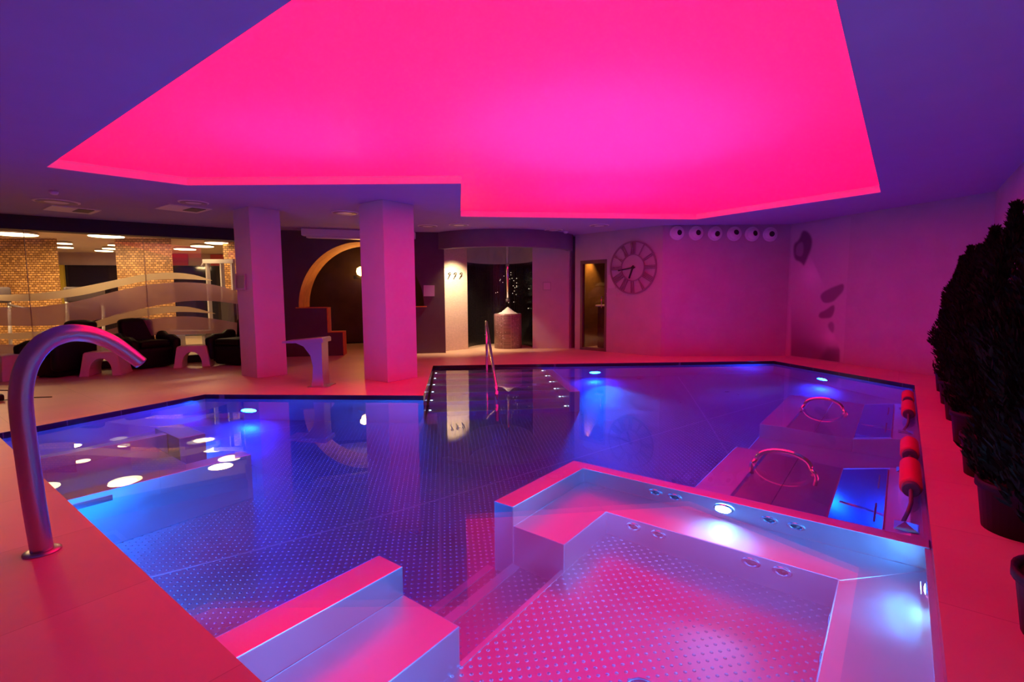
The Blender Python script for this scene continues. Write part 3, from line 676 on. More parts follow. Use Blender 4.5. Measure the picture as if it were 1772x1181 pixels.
# local front is -Y; camera-facing direction is about 217.6 deg, i.e. rotation 127 deg away from +X
BASE = math.degrees(math.atan2(-HEAD.y, -HEAD.x)) + 90
face(ac, 104, 650, BASE - 12, 'black leather tub armchair behind the curved spout, leftmost of three')
c2 = copy_tree(ac, (0, 0, 0)); face(c2, 258, 636, BASE + 62, 'black leather tub armchair between two pale stools, middle of three'); c2.scale = (.94, .94, 1)
c3 = copy_tree(ac, (0, 0, 0)); face(c3, 415, 630, BASE - 12, 'black leather tub armchair half hidden by the left column')
def stool_mesh():
    mb = MB(); W2, D2, Hh = .25, .19, .40
    prof = [(-W2 - .05, 0), (-W2 - .03, .10), (-W2 + .01, Hh - .03), (-W2 + .03, Hh), (W2 - .03, Hh), (W2 - .01, Hh - .03), (W2 + .03, .10), (W2 + .05, 0), (W2 - .09, 0)]
    prof += [(.16 * math.cos(PI * i / 12), .02 + .27 * math.sin(PI * i / 12) ** .8) for i in range(1, 12)] + [(-W2 + .09, 0)]
    n = len(prof); vs = []
    for s in (-1, 1): vs += [(p[0], s * (D2 + .05 * (1 - p[1] / Hh)), p[1]) for p in prof]
    return mb.add(vs, [list(range(n)), [n + i for i in range(n)][::-1]] + [(i, n + i, n + (i + 1) % n, (i + 1) % n) for i in range(n)])
st = stool_mesh().build('stool', M['stool'], bevel=.012, origin=(0, 0, 0))
def put_stool(o, px, py, deg, label):
    p = P(px, py, 0); o.location = (p.x, p.y, 0); o.rotation_euler = (0, 0, math.radians(deg)); tag(o, label, 'stool', 'arched stools along the gym glass')
put_stool(st, 185, 648, BASE + 18, 'pale plastic stool with arched legs right of the leftmost armchair')
for px, py, dg, lb in ((337, 634, BASE + 22, 'pale plastic stool with arched legs right of the middle armchair'), (18, 656, BASE - 20, 'pale plastic stool with arched legs at the left picture edge')):
    o = st.copy(); COL.objects.link(o); put_stool(o, px, py, dg, lb)
# small wire stand at the far left
t = thing('floor_stand', P(5, 694, 0), 'low dark metal stand with a cable on the floor at the left edge', 'stand')
p = P(2, 695, 0)
MB().tube([p + Vector((-.2, .1, .01)), p + Vector((-.15, .1, .13)), p + Vector((.0, 0.02, .14)), p + Vector((.12, -.08, .13)), p + Vector((.17, -.1, .01))], .008, 8).build('frame', M['rubber'], t)
MB().rbox(p + Vector((-.05, .02, .05)), (.16, .12, .08), .02, 2).build('motor_box', M['pot'], t)
MB().tube([p + Vector((.0, 0, .012)), p + Vector((.15, -.02, .008)), p + Vector((.3, -.06, .008)), p + Vector((.45, -.2, .008))], .006, 6).build('cable', M['pot'], t)

# ------------------------------------------------------------------ ice fountain
fc = P(879, 604, 0); fr = .27
for _ in range(2): pass
fc = Vector((fc.x, fc.y, 0)) + HEAD * .27
t = thing('ice_fountain', fc, 'round plum mosaic ice fountain piled with crushed ice, in front of the dark niche', 'fountain')
MB().lathe([(.34, 0), (.34, .80), (.335, .84), (.31, .85), (.29, .83)], fc, seg=48).build('basin', M['fmosaic'], t)
mb = MB(); rings = []
for k in range(9):
    r = .29 * (1 - k / 8) ** 1.0 + .012; z = .83 + .175 * (k / 8) ** 1.5 * 1.0
    rings.append([fc + Vector((math.cos(2 * PI * i / 28) * r * (1 + .06 * random.uniform(-1, 1)), math.sin(2 * PI * i / 28) * r * (1 + .06 * random.uniform(-1, 1)), z + .006 * random.uniform(-1, 1))) for i in range(28)])
mb.ring(rings).build('crushed_ice', M['ice'], t)
mb = MB()
for i in range(30):
    a = random.uniform(PI * .9, PI * 1.5) ; z = random.uniform(.08, .75); c = fc + Vector((math.cos(a) * .34, math.sin(a) * .34, z)); MB().lathe([(.007, 0), (.005, .004)], c, (math.cos(a), math.sin(a), 0), 6).build('sparkle_tile', M['mirror'], t)
t = thing('ice_chute', fc + Vector((0, 0, 2.7)), 'slim steel ice chute hanging from the ceiling over the ice fountain', 'pipe')
MB().lathe([(.04, 1.16), (.04, 2.69)], Vector((fc.x, fc.y, 0)), seg=20).build('pipe', M['chrome'], t)
MB().lathe([(.045, 1.13), (.048, 1.2)], Vector((fc.x, fc.y, 0)), seg=20).build('mouth', M['rubber'], t)
# star points in the niche
mb = MB()
for k, (px, py) in enumerate([(865, 486), (872, 478), (884, 472), (886, 482), (889, 486), (894, 482), (888, 495), (891, 498), (890, 504), (894, 495), (893, 510), (894, 497), (887, 508), (882, 483), (866, 484), (861, 506), (858, 507), (878, 511), (880, 524), (889, 523), (870, 489), (894, 490), (915, 500), (914, 534), (884, 476)]):
    base = Vector(P(px, 600, 0).xy); dd = ray(px, py)
    # hit the curved niche wall
    best = None
    for i in range(30):
        a, b = nich[i], nich[i + 1]; ex = Vector((dd.x, dd.y)); ab = b - a; den = ex.x * (-ab.y) + ab.x * ex.y
        if abs(den) < 1e-9: continue
        tt = (a.x * (-ab.y) + ab.x * a.y) / den; uu = (ex.x * a.y - ex.y * a.x) / den
        if 0 <= uu <= 1 and tt > 0: best = tt
    if best: c = EYE + dd * (best - .02); mb.lathe([(.001, 0), (.006, .004), (.006, .008), (.001, .012)], c, tuple(-HEAD), 6)
mb.build('star_light', emis('fibre_star', (1, .8, .55), 3), ng)
# hooks on the cream wall
for k, px in enumerate((777, 787, 797)):
    p = PV(px, 478, cl0, cl1, .055); t = tag(MB().tube([p - HEAD * .02 + RIGHT * a_ + Vector((0, 0, b_)) for a_, b_ in ((-.015, .045), (.01, .075), (.04, .07), (.045, .045), (.015, .01), (-.005, -.03), (-.025, -.07), (-.05, -.065), (-.055, -.04))], .010, 8).build('wall_hook', M['pot']),
        '%s of three dark S-shaped hooks on the cream wall' % ('leftmost', 'middle', 'rightmost')[k], 'hook', 'hooks on the cream wall')
def notice(name, x0, y0, x1, y1, A_, B_, off, label, m, frame=None, cat='sign'):
    a, b, c, d = PV(x0, y1, A_, B_, off), PV(x1, y1, A_, B_, off), PV(x1, y0, A_, B_, off), PV(x0, y0, A_, B_, off)
    nrm = (b - a).cross(d - a).normalized(); nrm = nrm if nrm.dot(EYE - a) > 0 else -nrm
    t = thing(name, (a + b) / 2, label, cat)
    mb = MB().add([a, b, c, d] + [v + nrm * .012 for v in (a, b, c, d)], [(0, 3, 2, 1), (4, 5, 6, 7), (0, 1, 5, 4), (1, 2, 6, 5), (2, 3, 7, 6), (3, 0, 4, 7)]); mb.build('board', m, t)
    if frame:
        cc = (a + b + c + d) / 4; ins = [v + (cc - v) * .22 for v in (a, b, c, d)]
        mb = MB().add([v + nrm * .013 for v in (a, b, c, d)] + [v + nrm * .013 for v in ins] + [v + nrm * .02 for v in (a, b, c, d)] + [v + nrm * .02 for v in ins],
                      [(8 + i, 8 + (i + 1) % 4, 12 + (i + 1) % 4, 12 + i) for i in range(4)] + [(i, (i + 1) % 4, 8 + (i + 1) % 4, 8 + i) for i in range(4)]); mb.build('border', frame, t)
    return t
notice('notice_board', 733, 494, 752, 513, AW_A, AW_B, .003, 'small square pinkish notice on the dark wall left of the cream wall', M['paper'])
notice('notice_board', 939, 488, 954, 503, cr0, crm, .055, 'small square framed notice on the plum wall right of the ice fountain', M['paper'], M['grey'])
notice('notice_board', 409, 474, 426, 502, (3.86, 8.12), (3.86, 8.66), .003, 'framed notice on the side of the left column', M['grey'], M['paper'])
t = notice('notice_board', 1053, 476, 1065, 499, CW_A, CW_B, .003, 'tall pale notice between the bronze door and the wall clock', M['paper'])
def text(body, px, py, size, A_, B_, off, m, label, sq=1.0):
    c = bpy.data.curves.new('lettering', 'FONT'); c.body = body; c.size = size; c.extrude = .002; c.align_x = 'CENTER'
    o = bpy.data.objects.new('wall_lettering', c); COL.objects.link(o); p = PV(px, py, A_, B_, off); a = Vector((A_[0], A_[1], 0)); b = Vector((B_[0], B_[1], 0))
    xd = (b - a).normalized(); xd = xd if xd.dot(RIGHT) > 0 else -xd; nz = xd.cross(Vector((0, 0, 1)))
    o.matrix_world = Matrix(((xd.x, 0, nz.x, p.x), (xd.y, 0, nz.y, p.y), (xd.z, 1, nz.z, p.z), (0, 0, 0, 1))); c.materials.append(m)
    bpy.context.view_layer.update(); me = bpy.data.meshes.new_from_object(o); o2 = bpy.data.objects.new('wall_lettering', me); COL.objects.link(o2); o2.matrix_world = o.matrix_world.copy(); bpy.data.objects.remove(o)
    tag(o2, label, 'sign')
text('Sauna Turca', 1067, 513, .11, CW_A, CW_B, .004, M['paper'], 'small pale lettering on the wall under the tall notice by the clock')

# ------------------------------------------------------------------ door with shower behind
RECALC = True
da, db = Vector((dA.x, dA.y)), Vector((dB.x, dB.y)); dd_ = (db - da).normalized(); dnn = Vector((dd_.y, -dd_.x)); dnn = dnn if dnn.dot(da) > 0 else -dnn   # dnn points away from the room
t = thing('door_1', (*((da + db) / 2), 0), None, None); t['kind'] = 'structure'
mb = MB(); fw_ = .06
mb.prism([da, da + dd_ * fw_, da + dd_ * fw_ + dnn * .1, da + dnn * .1], 0, 2.09); mb.prism([db, db - dd_ * fw_, db - dd_ * fw_ + dnn * .1, db + dnn * .1], 0, 2.09)
mb.prism([da, db, db + dnn * .1, da + dnn * .1], 2.01, 2.09); mb.prism([da, db, db + dnn * .1, da + dnn * .1], 0, .06); mb.build('door_frame', M['frame'], t)
MB().prism([da + dnn * .05, db + dnn * .05, db + dnn * .058, da + dnn * .058], .05, 2.03).build('glass_pane', M['glass'], t)
hp = da + dd_ * .12 - dnn * .03; MB().tube([(*(hp + dnn * .06), 1.0), (*hp, 1.0), (*hp, 1.25), (*(hp + dnn * .06), 1.25)], .01, 8).build('door_handle', M['chrome'], t)
# its room
R0 = da - dd_ * .5 + dnn * .12; R1 = db + dd_ * .2 + dnn * .12; R2 = R1 + dnn * 1.5; R3 = R0 + dnn * 1.5
mb = MB()
for a, b in ((R1, R2), (R2, R3), (R3, R0)): mb.obox(a, b, .03, 0, 2.4)
struct('wall_shower', mb, wall_mat('shower_tile', (.30, .16, .06), .15, .4, 6))
struct('ceiling_shower', MB().prism([R0, R1, R2, R3], 2.35, 2.4), M['wall']); struct('floor_shower', MB().prism([R0, R1, R2, R3], -.05, .01), M['deck'])
pc = (R1 + R2) / 2 * .35 + (R2 + R3) / 2 * .65 - dnn * .45 - dd_ * .12
t = thing('wash_stand', (*pc, 0), 'dark wooden wash stand with a tall tap behind the bronze door', 'wash stand')
MB().rbox((pc.x, pc.y, .51), (.65, .65, 1.0), .03, 2).build('cabinet', M['wood'], t); MB().rbox((pc.x, pc.y, 1.03), (.72, .72, .04), .01, 2).build('top', M['stone'], t)
MB().tube([(pc.x, pc.y, 1.04), (pc.x, pc.y, 1.5), (pc.x - .1, pc.y - .05, 1.52), (pc.x - .22, pc.y - .1, 1.45)], .014, 10).build('tap', M['chrome'], t)
MB().tube([(pc.x - .3, pc.y + .05, 1.28), (pc.x + .1, pc.y - .2, 1.28)], .014, 8).build('towel_bar', M['chrome'], t)
spot('shower_spot', (11.05, 6.02, 2.3), (.1, .12, -1), 60, (1, .5, .12), 80, .9)

# ------------------------------------------------------------------ wall clock
A_ = Vector((*CW_A, 0)); B_ = Vector((*CW_B, 0)); wd = (B_ - A_).normalized(); wn_ = Vector((-wd.y, wd.x, 0)); wn_ = wn_ if wn_.dot(EYE - A_) > 0 else -wn_
cc = PV(1095, 463.5, CW_A, CW_B, .02); xr_ = wd if wd.dot(RIGHT) > 0 else -wd; zr = Vector((0, 0, 1)); RC = .57
t = thing('wall_clock', cc, 'large round open-work wall clock with roman hour bars and black hands', 'clock')
def annulus(r0, r1, th=.02, seg=64):
    mb = MB(); vs = []
    for i in range(seg):
        a = 2 * PI * i / seg; u = xr_ * math.cos(a) + zr * math.sin(a); vs += [cc + u * r0, cc + u * r1, cc + u * r1 + wn_ * th, cc + u * r0 + wn_ * th]
    fs = []
    for i in range(seg):
        j = (i + 1) % seg
        for k in range(4): fs.append((4 * i + k, 4 * i + (k + 1) % 4, 4 * j + (k + 1) % 4, 4 * j + k))
    return mb.add(vs, fs)
annulus(RC - .03, RC).build('rim', M['clock'], t); annulus(.27, .29).build('inner_ring', M['clock'], t)
def bar(a, r0, r1, w, off, m, nm, tilt=0.0):
    u = xr_ * math.sin(a) + zr * math.cos(a); s = xr_ * math.cos(a) - zr * math.sin(a); mb = MB()
    b0 = cc + s * off; vs = [b0 + u * r0 - s * w + s * tilt * 0, b0 + u * r0 + s * w, b0 + u * r1 + s * w + s * tilt, b0 + u * r1 - s * w + s * tilt]; vs += [v + wn_ * .02 for v in vs]
    return mb.add(vs, [(0, 3, 2, 1), (4, 5, 6, 7), (0, 1, 5, 4), (1, 2, 6, 5), (2, 3, 7, 6), (3, 0, 4, 7)])
NUM = {0: 'XII', 1: 'I', 2: 'II', 3: 'III', 4: 'IIII', 5: 'V', 6: 'VI', 7: 'VII', 8: 'VIII', 9: 'IX', 10: 'X', 11: 'XI'}
for h in range(12):
    mb = MB(); s_ = NUM[h]; wtot = sum({'I': .032, 'V': .06, 'X': .06}[c] for c in s_); x = -wtot / 2; a = h * PI / 6
    for c in s_:
        wc = {'I': .032, 'V': .06, 'X': .06}[c]; xm = x + wc / 2; x += wc
        L = [(xm, 0)] if c == 'I' else ([(xm - .02, .02 * 2), (xm + .02, -.02 * 2)] if c == 'X' else [(xm + 0.0, -.022), (xm, .022)])
        for off, tl in L:
            q_ = bar(a, .29, .545, .009, off, None, None, tl); mb.add(q_.v, q_.f)
    mb.build('numeral', M['clock'], t)
MB().add(bar(math.radians(262), -.06, .36, .012, 0, None, None).v, [(0, 3, 2, 1), (4, 5, 6, 7), (0, 1, 5, 4), (1, 2, 6, 5), (2, 3, 7, 6), (3, 0, 4, 7)]).build('minute_hand', M['clockhand'], t)
MB().add(bar(math.radians(200), -.05, .24, .015, 0, None, None).v, [(0, 3, 2, 1), (4, 5, 6, 7), (0, 1, 5, 4), (1, 2, 6, 5), (2, 3, 7, 6), (3, 0, 4, 7)]).build('hour_hand', M['clockhand'], t)
MB().lathe([(.03, 0), (.03, .03)], cc, wn_, 16).build('hub', M['clockhand'], t)

# ------------------------------------------------------------------ six jet vents
VW_A, VW_B = (10.23, 3.97), (11.8, 1.9)
va = Vector((*VW_A, 0)); vb = Vector((*VW_B, 0)); vd = (vb - va).normalized(); vn = Vector((-vd.y, vd.x, 0)); vn = vn if vn.dot(EYE - va) > 0 else -vn
ords = ['first', 'second', 'third', 'fourth', 'fifth', 'sixth']
eye_dir = [(.35, .0), (.25, .05), (.2, -.15), (.15, .25), (.35, .1), (0, 0)]
for k, px in enumerate((1171, 1204, 1237, 1270, 1301, 1332)):
    c = PV(px, 403.5 + k * .5, VW_A, VW_B, 0); t = thing('jet_vent', c, '%s from the left of the six round air nozzles high on the far wall' % ords[k], 'vent', group='round air nozzles on the far wall')
    MB().lathe([(.145, 0), (.15, .02), (.13, .05), (.11, .045)], c, vn, 40, (False, False)).build('housing', M['white'], t)
    n2 = (vn + vd * eye_dir[k][0] + Vector((0, 0, eye_dir[k][1]))).normalized(); c2_ = c + vn * .0
    MB().lathe([(.118, .0), (.115, .045), (.085, .085), (.055, .095)], c2_, n2, 36, (False, False)).build('nozzle_ball', M['white'], t)
    MB().lathe([(.056, .094), (.056, .05)], c2_, n2, 24, (True, True)).build('opening', M['clockhand'], t)

# ------------------------------------------------------------------ mural of a face
MW_A, MW_B = (9.86, -.95), (11.8, 1.9)
ma = Vector((*MW_A, 0)); mbv = Vector((*MW_B, 0)); md = (mbv - ma).normalized(); mn = Vector((-md.y, md.x, 0)); mn = mn if mn.dot(EYE - ma) > 0 else -mn
def pz(pts): return [(1340 + x / 4.543, 380 + y / 4.543) for x, y in pts]
def sdist(poly, x, y):
    ins = False; dm = 1e9
    for i in range(len(poly)):
        (x0, y0), (x1, y1) = poly[i - 1], poly[i]
        if (y0 > y) != (y1 > y) and x < (x1 - x0) * (y - y0) / (y1 - y0) + x0: ins = not ins
        dx_, dy_ = x1 - x0, y1 - y0; t_ = max(0, min(1, ((x - x0) * dx_ + (y - y0) * dy_) / (dx_ * dx_ + dy_ * dy_ + 1e-9)))
        dm = min(dm, math.hypot(x - x0 - t_ * dx_, y - y0 - t_ * dy_))
    return dm if ins else -dm
def sstep(a, b, x): t_ = max(0, min(1, (x - a) / (b - a))); return t_ * t_ * (3 - 2 * t_)
def chaik(p, n=3):
    for _ in range(n): p = [q for i in range(len(p)) for a, b in ((p[i - 1], p[i]),) for q in ((a[0] * .75 + b[0] * .25, a[1] * .75 + b[1] * .25), (a[0] * .25 + b[0] * .75, a[1] * .25 + b[1] * .75))]
    return p
hair = pz([(215, 78), (268, 88), (306, 150), (298, 230), (268, 300), (234, 380), (205, 340), (148, 320), (142, 190), (190, 160)])
lid = pz([(165, 290), (162, 230), (185, 180), (235, 168), (232, 300)])
nose = pz([(358, 590), (420, 548), (490, 520), (548, 500), (548, 560), (500, 610), (460, 652), (392, 662), (366, 632)])
lip = pz([(350, 735), (400, 715), (470, 662), (476, 710), (456, 765), (430, 778), (348, 780)])
lip2 = pz([(415, 830), (450, 798), (472, 830), (466, 898), (440, 880)])
facep = pz([(128, 60), (300, 300), (400, 520), (560, 500), (545, 600), (470, 650), (480, 720), (470, 780), (480, 900), (500, 960), (524, 1030), (522, 1120), (500, 1155), (120, 1085)])
hair, lid, nose, lip, lip2 = chaik(hair), chaik(lid), chaik(nose), chaik(lip), chaik(lip2)
def mural(x, y):
    f = 1.0
    fd = sdist(facep, x, y); inn = sstep(-.3, 4, fd)
    X, Y = (x - 1340) * 4.543, (y - 380) * 4.543
    f *= 1 - .62 * inn * sstep(560, 1080, Y) * sstep(520, 120, X + (Y < 900) * (900 - Y) * .1 - 60 * sstep(900, 1100, Y) * 4)
    f *= 1 + .35 * inn * math.exp(-((X - 290) / 90) ** 2 - ((Y - 430) / 110) ** 2)
    f *= 1 + .25 * inn * math.exp(-((X - 440) / 60) ** 2 - ((Y - 930) / 70) ** 2)
    f *= 1 - .72 * sstep(-1.5, 4, sdist(hair, x, y)) * (1 - .35 * sstep(-1, 3, sdist(lid, x, y)))
    f *= 1 - .58 * sstep(-2, 2.2, sdist(nose, x, y)); f *= 1 - .58 * sstep(-2, 2, sdist(lip, x, y)); f *= 1 - .45 * sstep(-2.5, 2, sdist(lip2, x, y))
    edge = sdist(pz([(420, 1010), (524, 1010), (524, 1125), (500, 1155), (330, 1130)]), x, y); f *= 1 - .40 * sstep(-6, 6, edge) * inn
    return f
s_hi = (PV(1367, 500, MW_A, MW_B) - ma).dot(md); s_lo = (PV(1466, 500, MW_A, MW_B) - ma).dot(md)
NX, NZ = 90, 150; vs = []; cols = []
for j in range(NZ + 1):
    for i in range(NX + 1):
        s = s_lo + (s_hi - s_lo) * i / NX; z = .02 + 2.64 * j / NZ; p = ma + md * s + Vector((0, 0, z)) + mn * .004; vs.append(p); x, y = proj(p); f = mural(x, y); cols.append(f)
mb = MB().add(vs, [(j * (NX + 1) + i, j * (NX + 1) + i + 1, (j + 1) * (NX + 1) + i + 1, (j + 1) * (NX + 1) + i) for j in range(NZ) for i in range(NX)])
mu = mb.build('wall_mural_print', M['wall'], None)
tag(mu, 'large grey printed face in profile with closed lips on the right far wall', 'mural')
ca = mu.data.color_attributes.new('print', 'FLOAT_COLOR', 'POINT')
for i, f in enumerate(cols): ca.data[i].color = (.50 * f, .44 * f, .46 * f, 1)
mm = mat('mural_print', (.5, .44, .46), .8); vc = N(mm.node_tree, 'ShaderNodeVertexColor'); vc.layer_name = 'print'; mm.node_tree.links.new(vc.outputs[0], mm.node_tree.nodes['Principled BSDF'].inputs['Base Color'])
mu.data.materials[0] = mm

# ------------------------------------------------------------------ potted conifers
def conifer(seed):
    rnd = random.Random(seed); mb = MB(); vs = []; fs = []
    for k in range(9000):
        z = .27 + 1.65 * rnd.random() ** .9; tt = (z - .27) / 1.65
        R = .265 * (math.sin(PI * min(1, tt * .86 + .16)) ** .6) * (1 - .78 * tt ** 2.4) * (.8 + .2 * math.sin(z * 9 + seed))
        a = rnd.uniform(0, 2 * PI); lump = 1 + .18 * math.sin(a * 5 + z * 6 + seed) ; r = R * lump * (.55 + .5 * rnd.random() ** .5)
        c = Vector((math.cos(a) * r, math.sin(a) * r, z)); d = Vector((math.cos(a) * .5, math.sin(a) * .5, 1)) + Vector((rnd.uniform(-.5, .5), rnd.uniform(-.5, .5), rnd.uniform(-.3, .3)))
        d.normalize(); s = d.cross(Vector((rnd.uniform(-1, 1), rnd.uniform(-1, 1), rnd.uniform(-1, 1)))).normalized(); L = rnd.uniform(.03, .075); w = L * .14
        o = len(vs); vs += [c - s * w * .5, c + s * w * .5, c + d * L * .5 + s * w, c + d * L, c + d * L * .5 - s * w]; fs.append((o, o + 1, o + 2, o + 3, o + 4))
    return mb.add(vs, fs)
RECALC = False
def tree(seed):
    t = thing('potted_conifer', (0, 0, 0), 'x', 'potted plant')
    MB().lathe([(.165, 0), (.192, .245), (.205, .25), (.205, .295), (.187, .295), (.182, .265)], seg=32, caps=(True, False)).build('pot', M['pot'], t, local=True)
    MB().lathe([(.182, .265), (.02, .28)], seg=24, caps=(False, True)).build('soil', M['soil'], t, local=True)
    MB().tube([(0, 0, .3), (.01, 0, .8), (0, .01, 1.5)], [.025, .02, .008], 8).build('trunk', M['bark'], t, local=True)
    conifer(seed).build('foliage', M['leaf'], t, local=True)
    return t
tr = [tree(1), tree(4)]
spec = [(2.66, .84, 0), (3.78, .92, 1), (4.83, .97, 0), (5.80, .94, 1), (6.80, .90, 0), (7.75, .93, 1), (8.70, .90, 0)]
labs = ['dark potted conifer nearest the camera, cut by the right picture edge', 'second nearest dark potted conifer, its whole pot in view', 'third dark potted conifer from the camera along the right wall', 'fourth dark potted conifer from the camera, middle of the row',
        'fifth dark potted conifer along the right wall, third from the far end', 'sixth dark potted conifer along the right wall, second from the far end', 'farthest dark potted conifer beside the mural wall']
for k, (x, sc_, w) in enumerate(spec):
    o = tr[k] if k < 2 else copy_tree(tr[w], (0, 0, 0)); o.location = (x, -.57 - (.015 if k == 0 else 0), 0); o.rotation_euler = (0, 0, k * 1.3); o.scale = (1, 1, sc_); o['label'] = labs[k]; o['group'] = 'potted conifers along the right wall'
RECALC = True

# ------------------------------------------------------------------ ceiling fittings
def disc_vent(px, py, r, label, m='white', name='ceiling_vent', cat='vent'):
    p = P(px, py, CEIL); t = thing(name, p, label, cat)
    MB().lathe([(r, 0), (r, -.008), (r * .9, -.014)], p, (0, 0, 1), 36).build('rim', M['trim'], t)
    MB().lathe([(r * .88, -.010), (r * .88, -.016), (r * .55, -.018), (r * .5, -.012), (r * .1, -.012)], p, (0, 0, 1), 36).build('grille', M['grey' if m == 'white' else m], t)
disc_vent(98, 349, .27, 'wide round ceiling speaker grille at the far left'); disc_vent(335, 350, .20, 'round ceiling grille left of the left column, in front of the square one')
disc_vent(597, 368, .22, 'round ceiling grille between the two columns'); disc_vent(740, 391, .20, 'round ceiling grille over the cream wall')
disc_vent(794, 389, .20, 'round ceiling grille in front of the drum wall, left of centre'); disc_vent(958, 398, .20, 'round ceiling grille over the right part of the drum wall'); disc_vent(1037, 390, .20, 'round ceiling grille above the bronze door')
for px, py, lb in ((125, 363, 'square ceiling air diffuser behind the wide round grille'), (318, 361, 'square ceiling air diffuser left of the left column')):
    p = P(px, py, CEIL); t = thing('air_diffuser', p, lb, 'vent'); MB().box(p.x - .3, p.y - .3, CEIL - .012, p.x + .3, p.y + .3, CEIL).build('plate', M['trim'], t)
    MB().box(p.x + .02, p.y - .26, CEIL - .02, p.x + .22, p.y + .1, CEIL - .012).build('slats', M['rubber'], t)
for px, py, lb in ((93, 331, 'small smoke detector on the ceiling at the far left'), (979, 400.5, 'small smoke detector near the drum wall right end'), (413, 371, 'small smoke detector beside the left column')):
    p = P(px, py, CEIL); tag(MB().lathe([(.05, 0), (.05, -.02), (.035, -.045), (.01, -.05)], p, (0, 0, 1), 24).build('smoke_detector', M['white']), lb, 'smoke detector')
# air unit hung in front of the arch wall
a, b = P(520, 394, CEIL).xy, P(718, 401, CEIL).xy; n_ = HEAD.xy
t = thing('air_unit', (*((a + b) / 2), 2.45), 'long white ceiling air unit in front of the arched opening', 'air conditioner')
MB().prism([a, b, b + n_ * .16, a + n_ * .16], 2.54, 2.695).build('casing', M['white'], t, bevel=.02)
dl = (b - a).normalized(); MB().prism([a + dl * .1 - n_ * .0, b - dl * .1, b - dl * .1 + n_ * .13, a + dl * .1 + n_ * .13], 2.50, 2.54).build('underside_tray', M['white'], t)

# ------------------------------------------------------------------ gym
GC = 2.62
gl = [(24, 405, .36), (110, 421, .16), (112, 428, .17), (184, 408.5, .30), (180, 434, .2), (192, 430, .18), (197, 424, .12), (320, 431, .25), (350, 426, .25), (376, 420.5, .26)]
glab = ['gym ceiling light at the left picture edge', 'upper gym ceiling light right of the first mosaic wall', 'lower gym ceiling light right of the first mosaic wall', 'large gym ceiling light above the gap between mosaic walls', 'lowest of the small gym ceiling lights left of the middle mosaic wall',
        'middle of the small gym ceiling lights left of the middle mosaic wall', 'topmost of the small gym ceiling lights left of the middle mosaic wall', 'leftmost gym ceiling light right of the middle mosaic wall', 'centre gym ceiling light right of the middle mosaic wall', 'rightmost gym ceiling light beside the last mosaic wall']
GLM = emis('gym_light_glow', (1, .80, .42), 8)
for (px, py, r), lb in zip(gl, glab):
    p = P(px, py, GC - .035); t = thing('round_light', p, 'glowing round ' + lb, 'ceiling light', group='round ceiling lights in the gym')
    MB().lathe([(r * 1.04, -.01), (r * 1.04, .02)], p, (0, 0, 1), 36).build('housing', M['trim'], t); MB().lathe([(r, -.018), (r, -.011)], p, (0, 0, 1), 36).build('diffuser', GLM, t)
for p, w in (((1.2, 13.5, 2.5), 120), ((3.2, 12.9, 2.5), 26), ((4.9, 12.3, 2.5), 20), ((5.6, 15.0, 2.5), 40), ((3.2, 17.2, 2.5), 40)): area('gym_lamp', p, (0, 0, -1), .5, w, (1, .62, .28))
# machines
def on_gym(px, dist):
    d = ray(px, 560); d2 = Vector((d.x, d.y, 0)).normalized(); return Vector((d2.x * dist, d2.y * dist, GF))
def upright(t, p, w, h, m): MB().box(p.x - w, p.y - w, GF, p.x + w, p.y + w, GF + h).build('upright', m, t)
p = on_gym(385, 13.2); t = thing('cable_machine', p, 'tall white cable machine frame beside the left column', 'gym machine')
for off in (-.26, .06, .30): q_ = p + RIGHT * off; upright(t, q_, .035, 1.95, M['white'])
q_ = p - RIGHT * .34; r_ = p + RIGHT * .34
MB().obox(q_, r_, .05, GF + 1.93, GF + 2.02).build('top_beam', M['white'], t); MB().obox(p + RIGHT * .06, r_, .12, GF + .2, GF + 1.1).build('weight_stack', M['rubber'], t); MB().obox(q_ - HEAD * .3, r_ - HEAD * .3, .06, GF, GF + .06).build('foot_beam', M['white'], t)
MB().tube([q_ + Vector((0, 0, 1.95)), q_ - RIGHT * .06 + Vector((0, 0, 1.86))], .02, 8).build('pulley_arm', M['white'], t)
def treadmill(px, dist, rz, label):
    t = thing('treadmill', on_gym(px, dist), label, 'gym machine', rz, 'treadmills in the gym')
    MB().rbox((0, 0, .12), (.75, 1.7, .2), .04, 2).build('deck', M['rubber'], t, local=True)
    for s in (-1, 1): MB().tube([(s * .36, .7, .15), (s * .36, .62, 1.15)], .03, 8).build('upright', M['white'], t, local=True); MB().tube([(s * .36, .62, 1.05), (s * .36, .05, .95)], .025, 8).build('handrail', M['rubber'], t, local=True)
    MB().rbox((0, .62, 1.25), (.8, .1, .32), .04, 2).build('console', M['rubber'], t, local=True)
    return t
treadmill(190, 13.6, .4, 'dark treadmill behind the frosted waves, right of the first mosaic wall'); treadmill(20, 13.8, .4, 'dark treadmill behind the glass at the left picture edge')
p = on_gym(335, 12.6); t = thing('weight_bench', p, 'low grey padded bench inside the gym behind the right stool', 'gym bench')
MB().obox(p - RIGHT * .5, p + RIGHT * .35, .18, GF + .40, GF + .48).build('pad', M['grey'], t); 
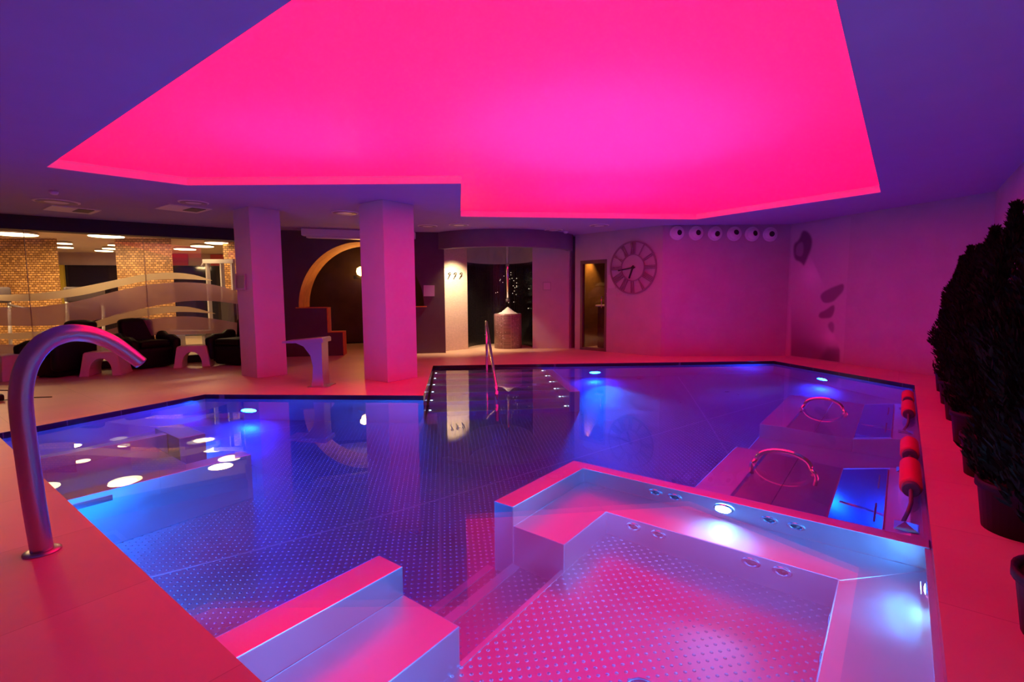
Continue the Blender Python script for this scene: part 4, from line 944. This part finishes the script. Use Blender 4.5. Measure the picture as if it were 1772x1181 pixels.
for s in (-.35, .25): MB().obox(p + RIGHT * s, p + RIGHT * (s + .06), .15, GF, GF + .40).build('leg', M['white'], t)
# ------------------------------------------------------------------ lounge behind the arch
L = Vector((*(Vector(AW_A) + awd * cs), 0)) - Vector((dn.x, dn.y, 0)) * 2.6
p = PV(624, 470, L.xy, (L.xy + awd)); t = thing('wall_lamp', p, 'glowing amber wall lamp seen through the arch beside the right column', 'wall lamp')
MB().lathe([(.02, -.12), (.09, -.08), (.11, 0), (.09, .08), (.02, .12)], p, (0, 0, 1), 20).build('shade', emis('amber_glow', (1, .5, .12), 18), t)
MB().box(p.x - .02, p.y, p.z - .2, p.x + .02, p.y + .3, p.z - .1).build('bracket', M['rubber'], t)
q_ = p + Vector((dn.x, dn.y, 0)) * .3; area('lounge_lamp', q_, (dn.x, dn.y, .3), .2, 12, (1, .45, .1))
s_ = Vector((*(Vector(AW_A) + awd * (cs + .2)), 0)) - Vector((dn.x, dn.y, 0)) * 1.0
spot('arch_spot', (s_.x, s_.y, 1.3), Vector((-awd.x * .6, -awd.y * .6, .9)) + Vector((dn.x, dn.y, 0)) * .55, 30, (1, .5, .1), 100, .6)
s_ = s_ - Vector((dn.x, dn.y, 0)) * .5; t = thing('lounge_table', s_, 'low dark round table inside the arched lounge', 'table')
MB().lathe([(.3, .62), (.3, .66)], s_, seg=28).build('tabletop', M['wood'], t); MB().lathe([(.2, 0), (.2, .02), (.04, .04), (.04, .62)], s_, seg=20).build('leg', M['rubber'], t)
# warm downlight grazing the cream wall and the floor in front of it
q0 = (cl0 + cl1) / 2; lp = Vector((q0.x, q0.y, 2.28)) - HEAD * .35 + RIGHT * .25
spot('cream_wall_spot', Vector((q0.x, q0.y, 2.3)) - HEAD * .55 + RIGHT * .38, Vector((0, 0, -1)) + HEAD * .42 - RIGHT * .22, 300, CREAM, 96, .9, .05)
spot('fountain_spot', Vector((fc.x, fc.y, 2.25)) - RIGHT * 1.0 - HEAD * .45, Vector((0, 0, -1.5)) + RIGHT * .75 + HEAD * .25, 170, CREAM, 50, .6, .03)
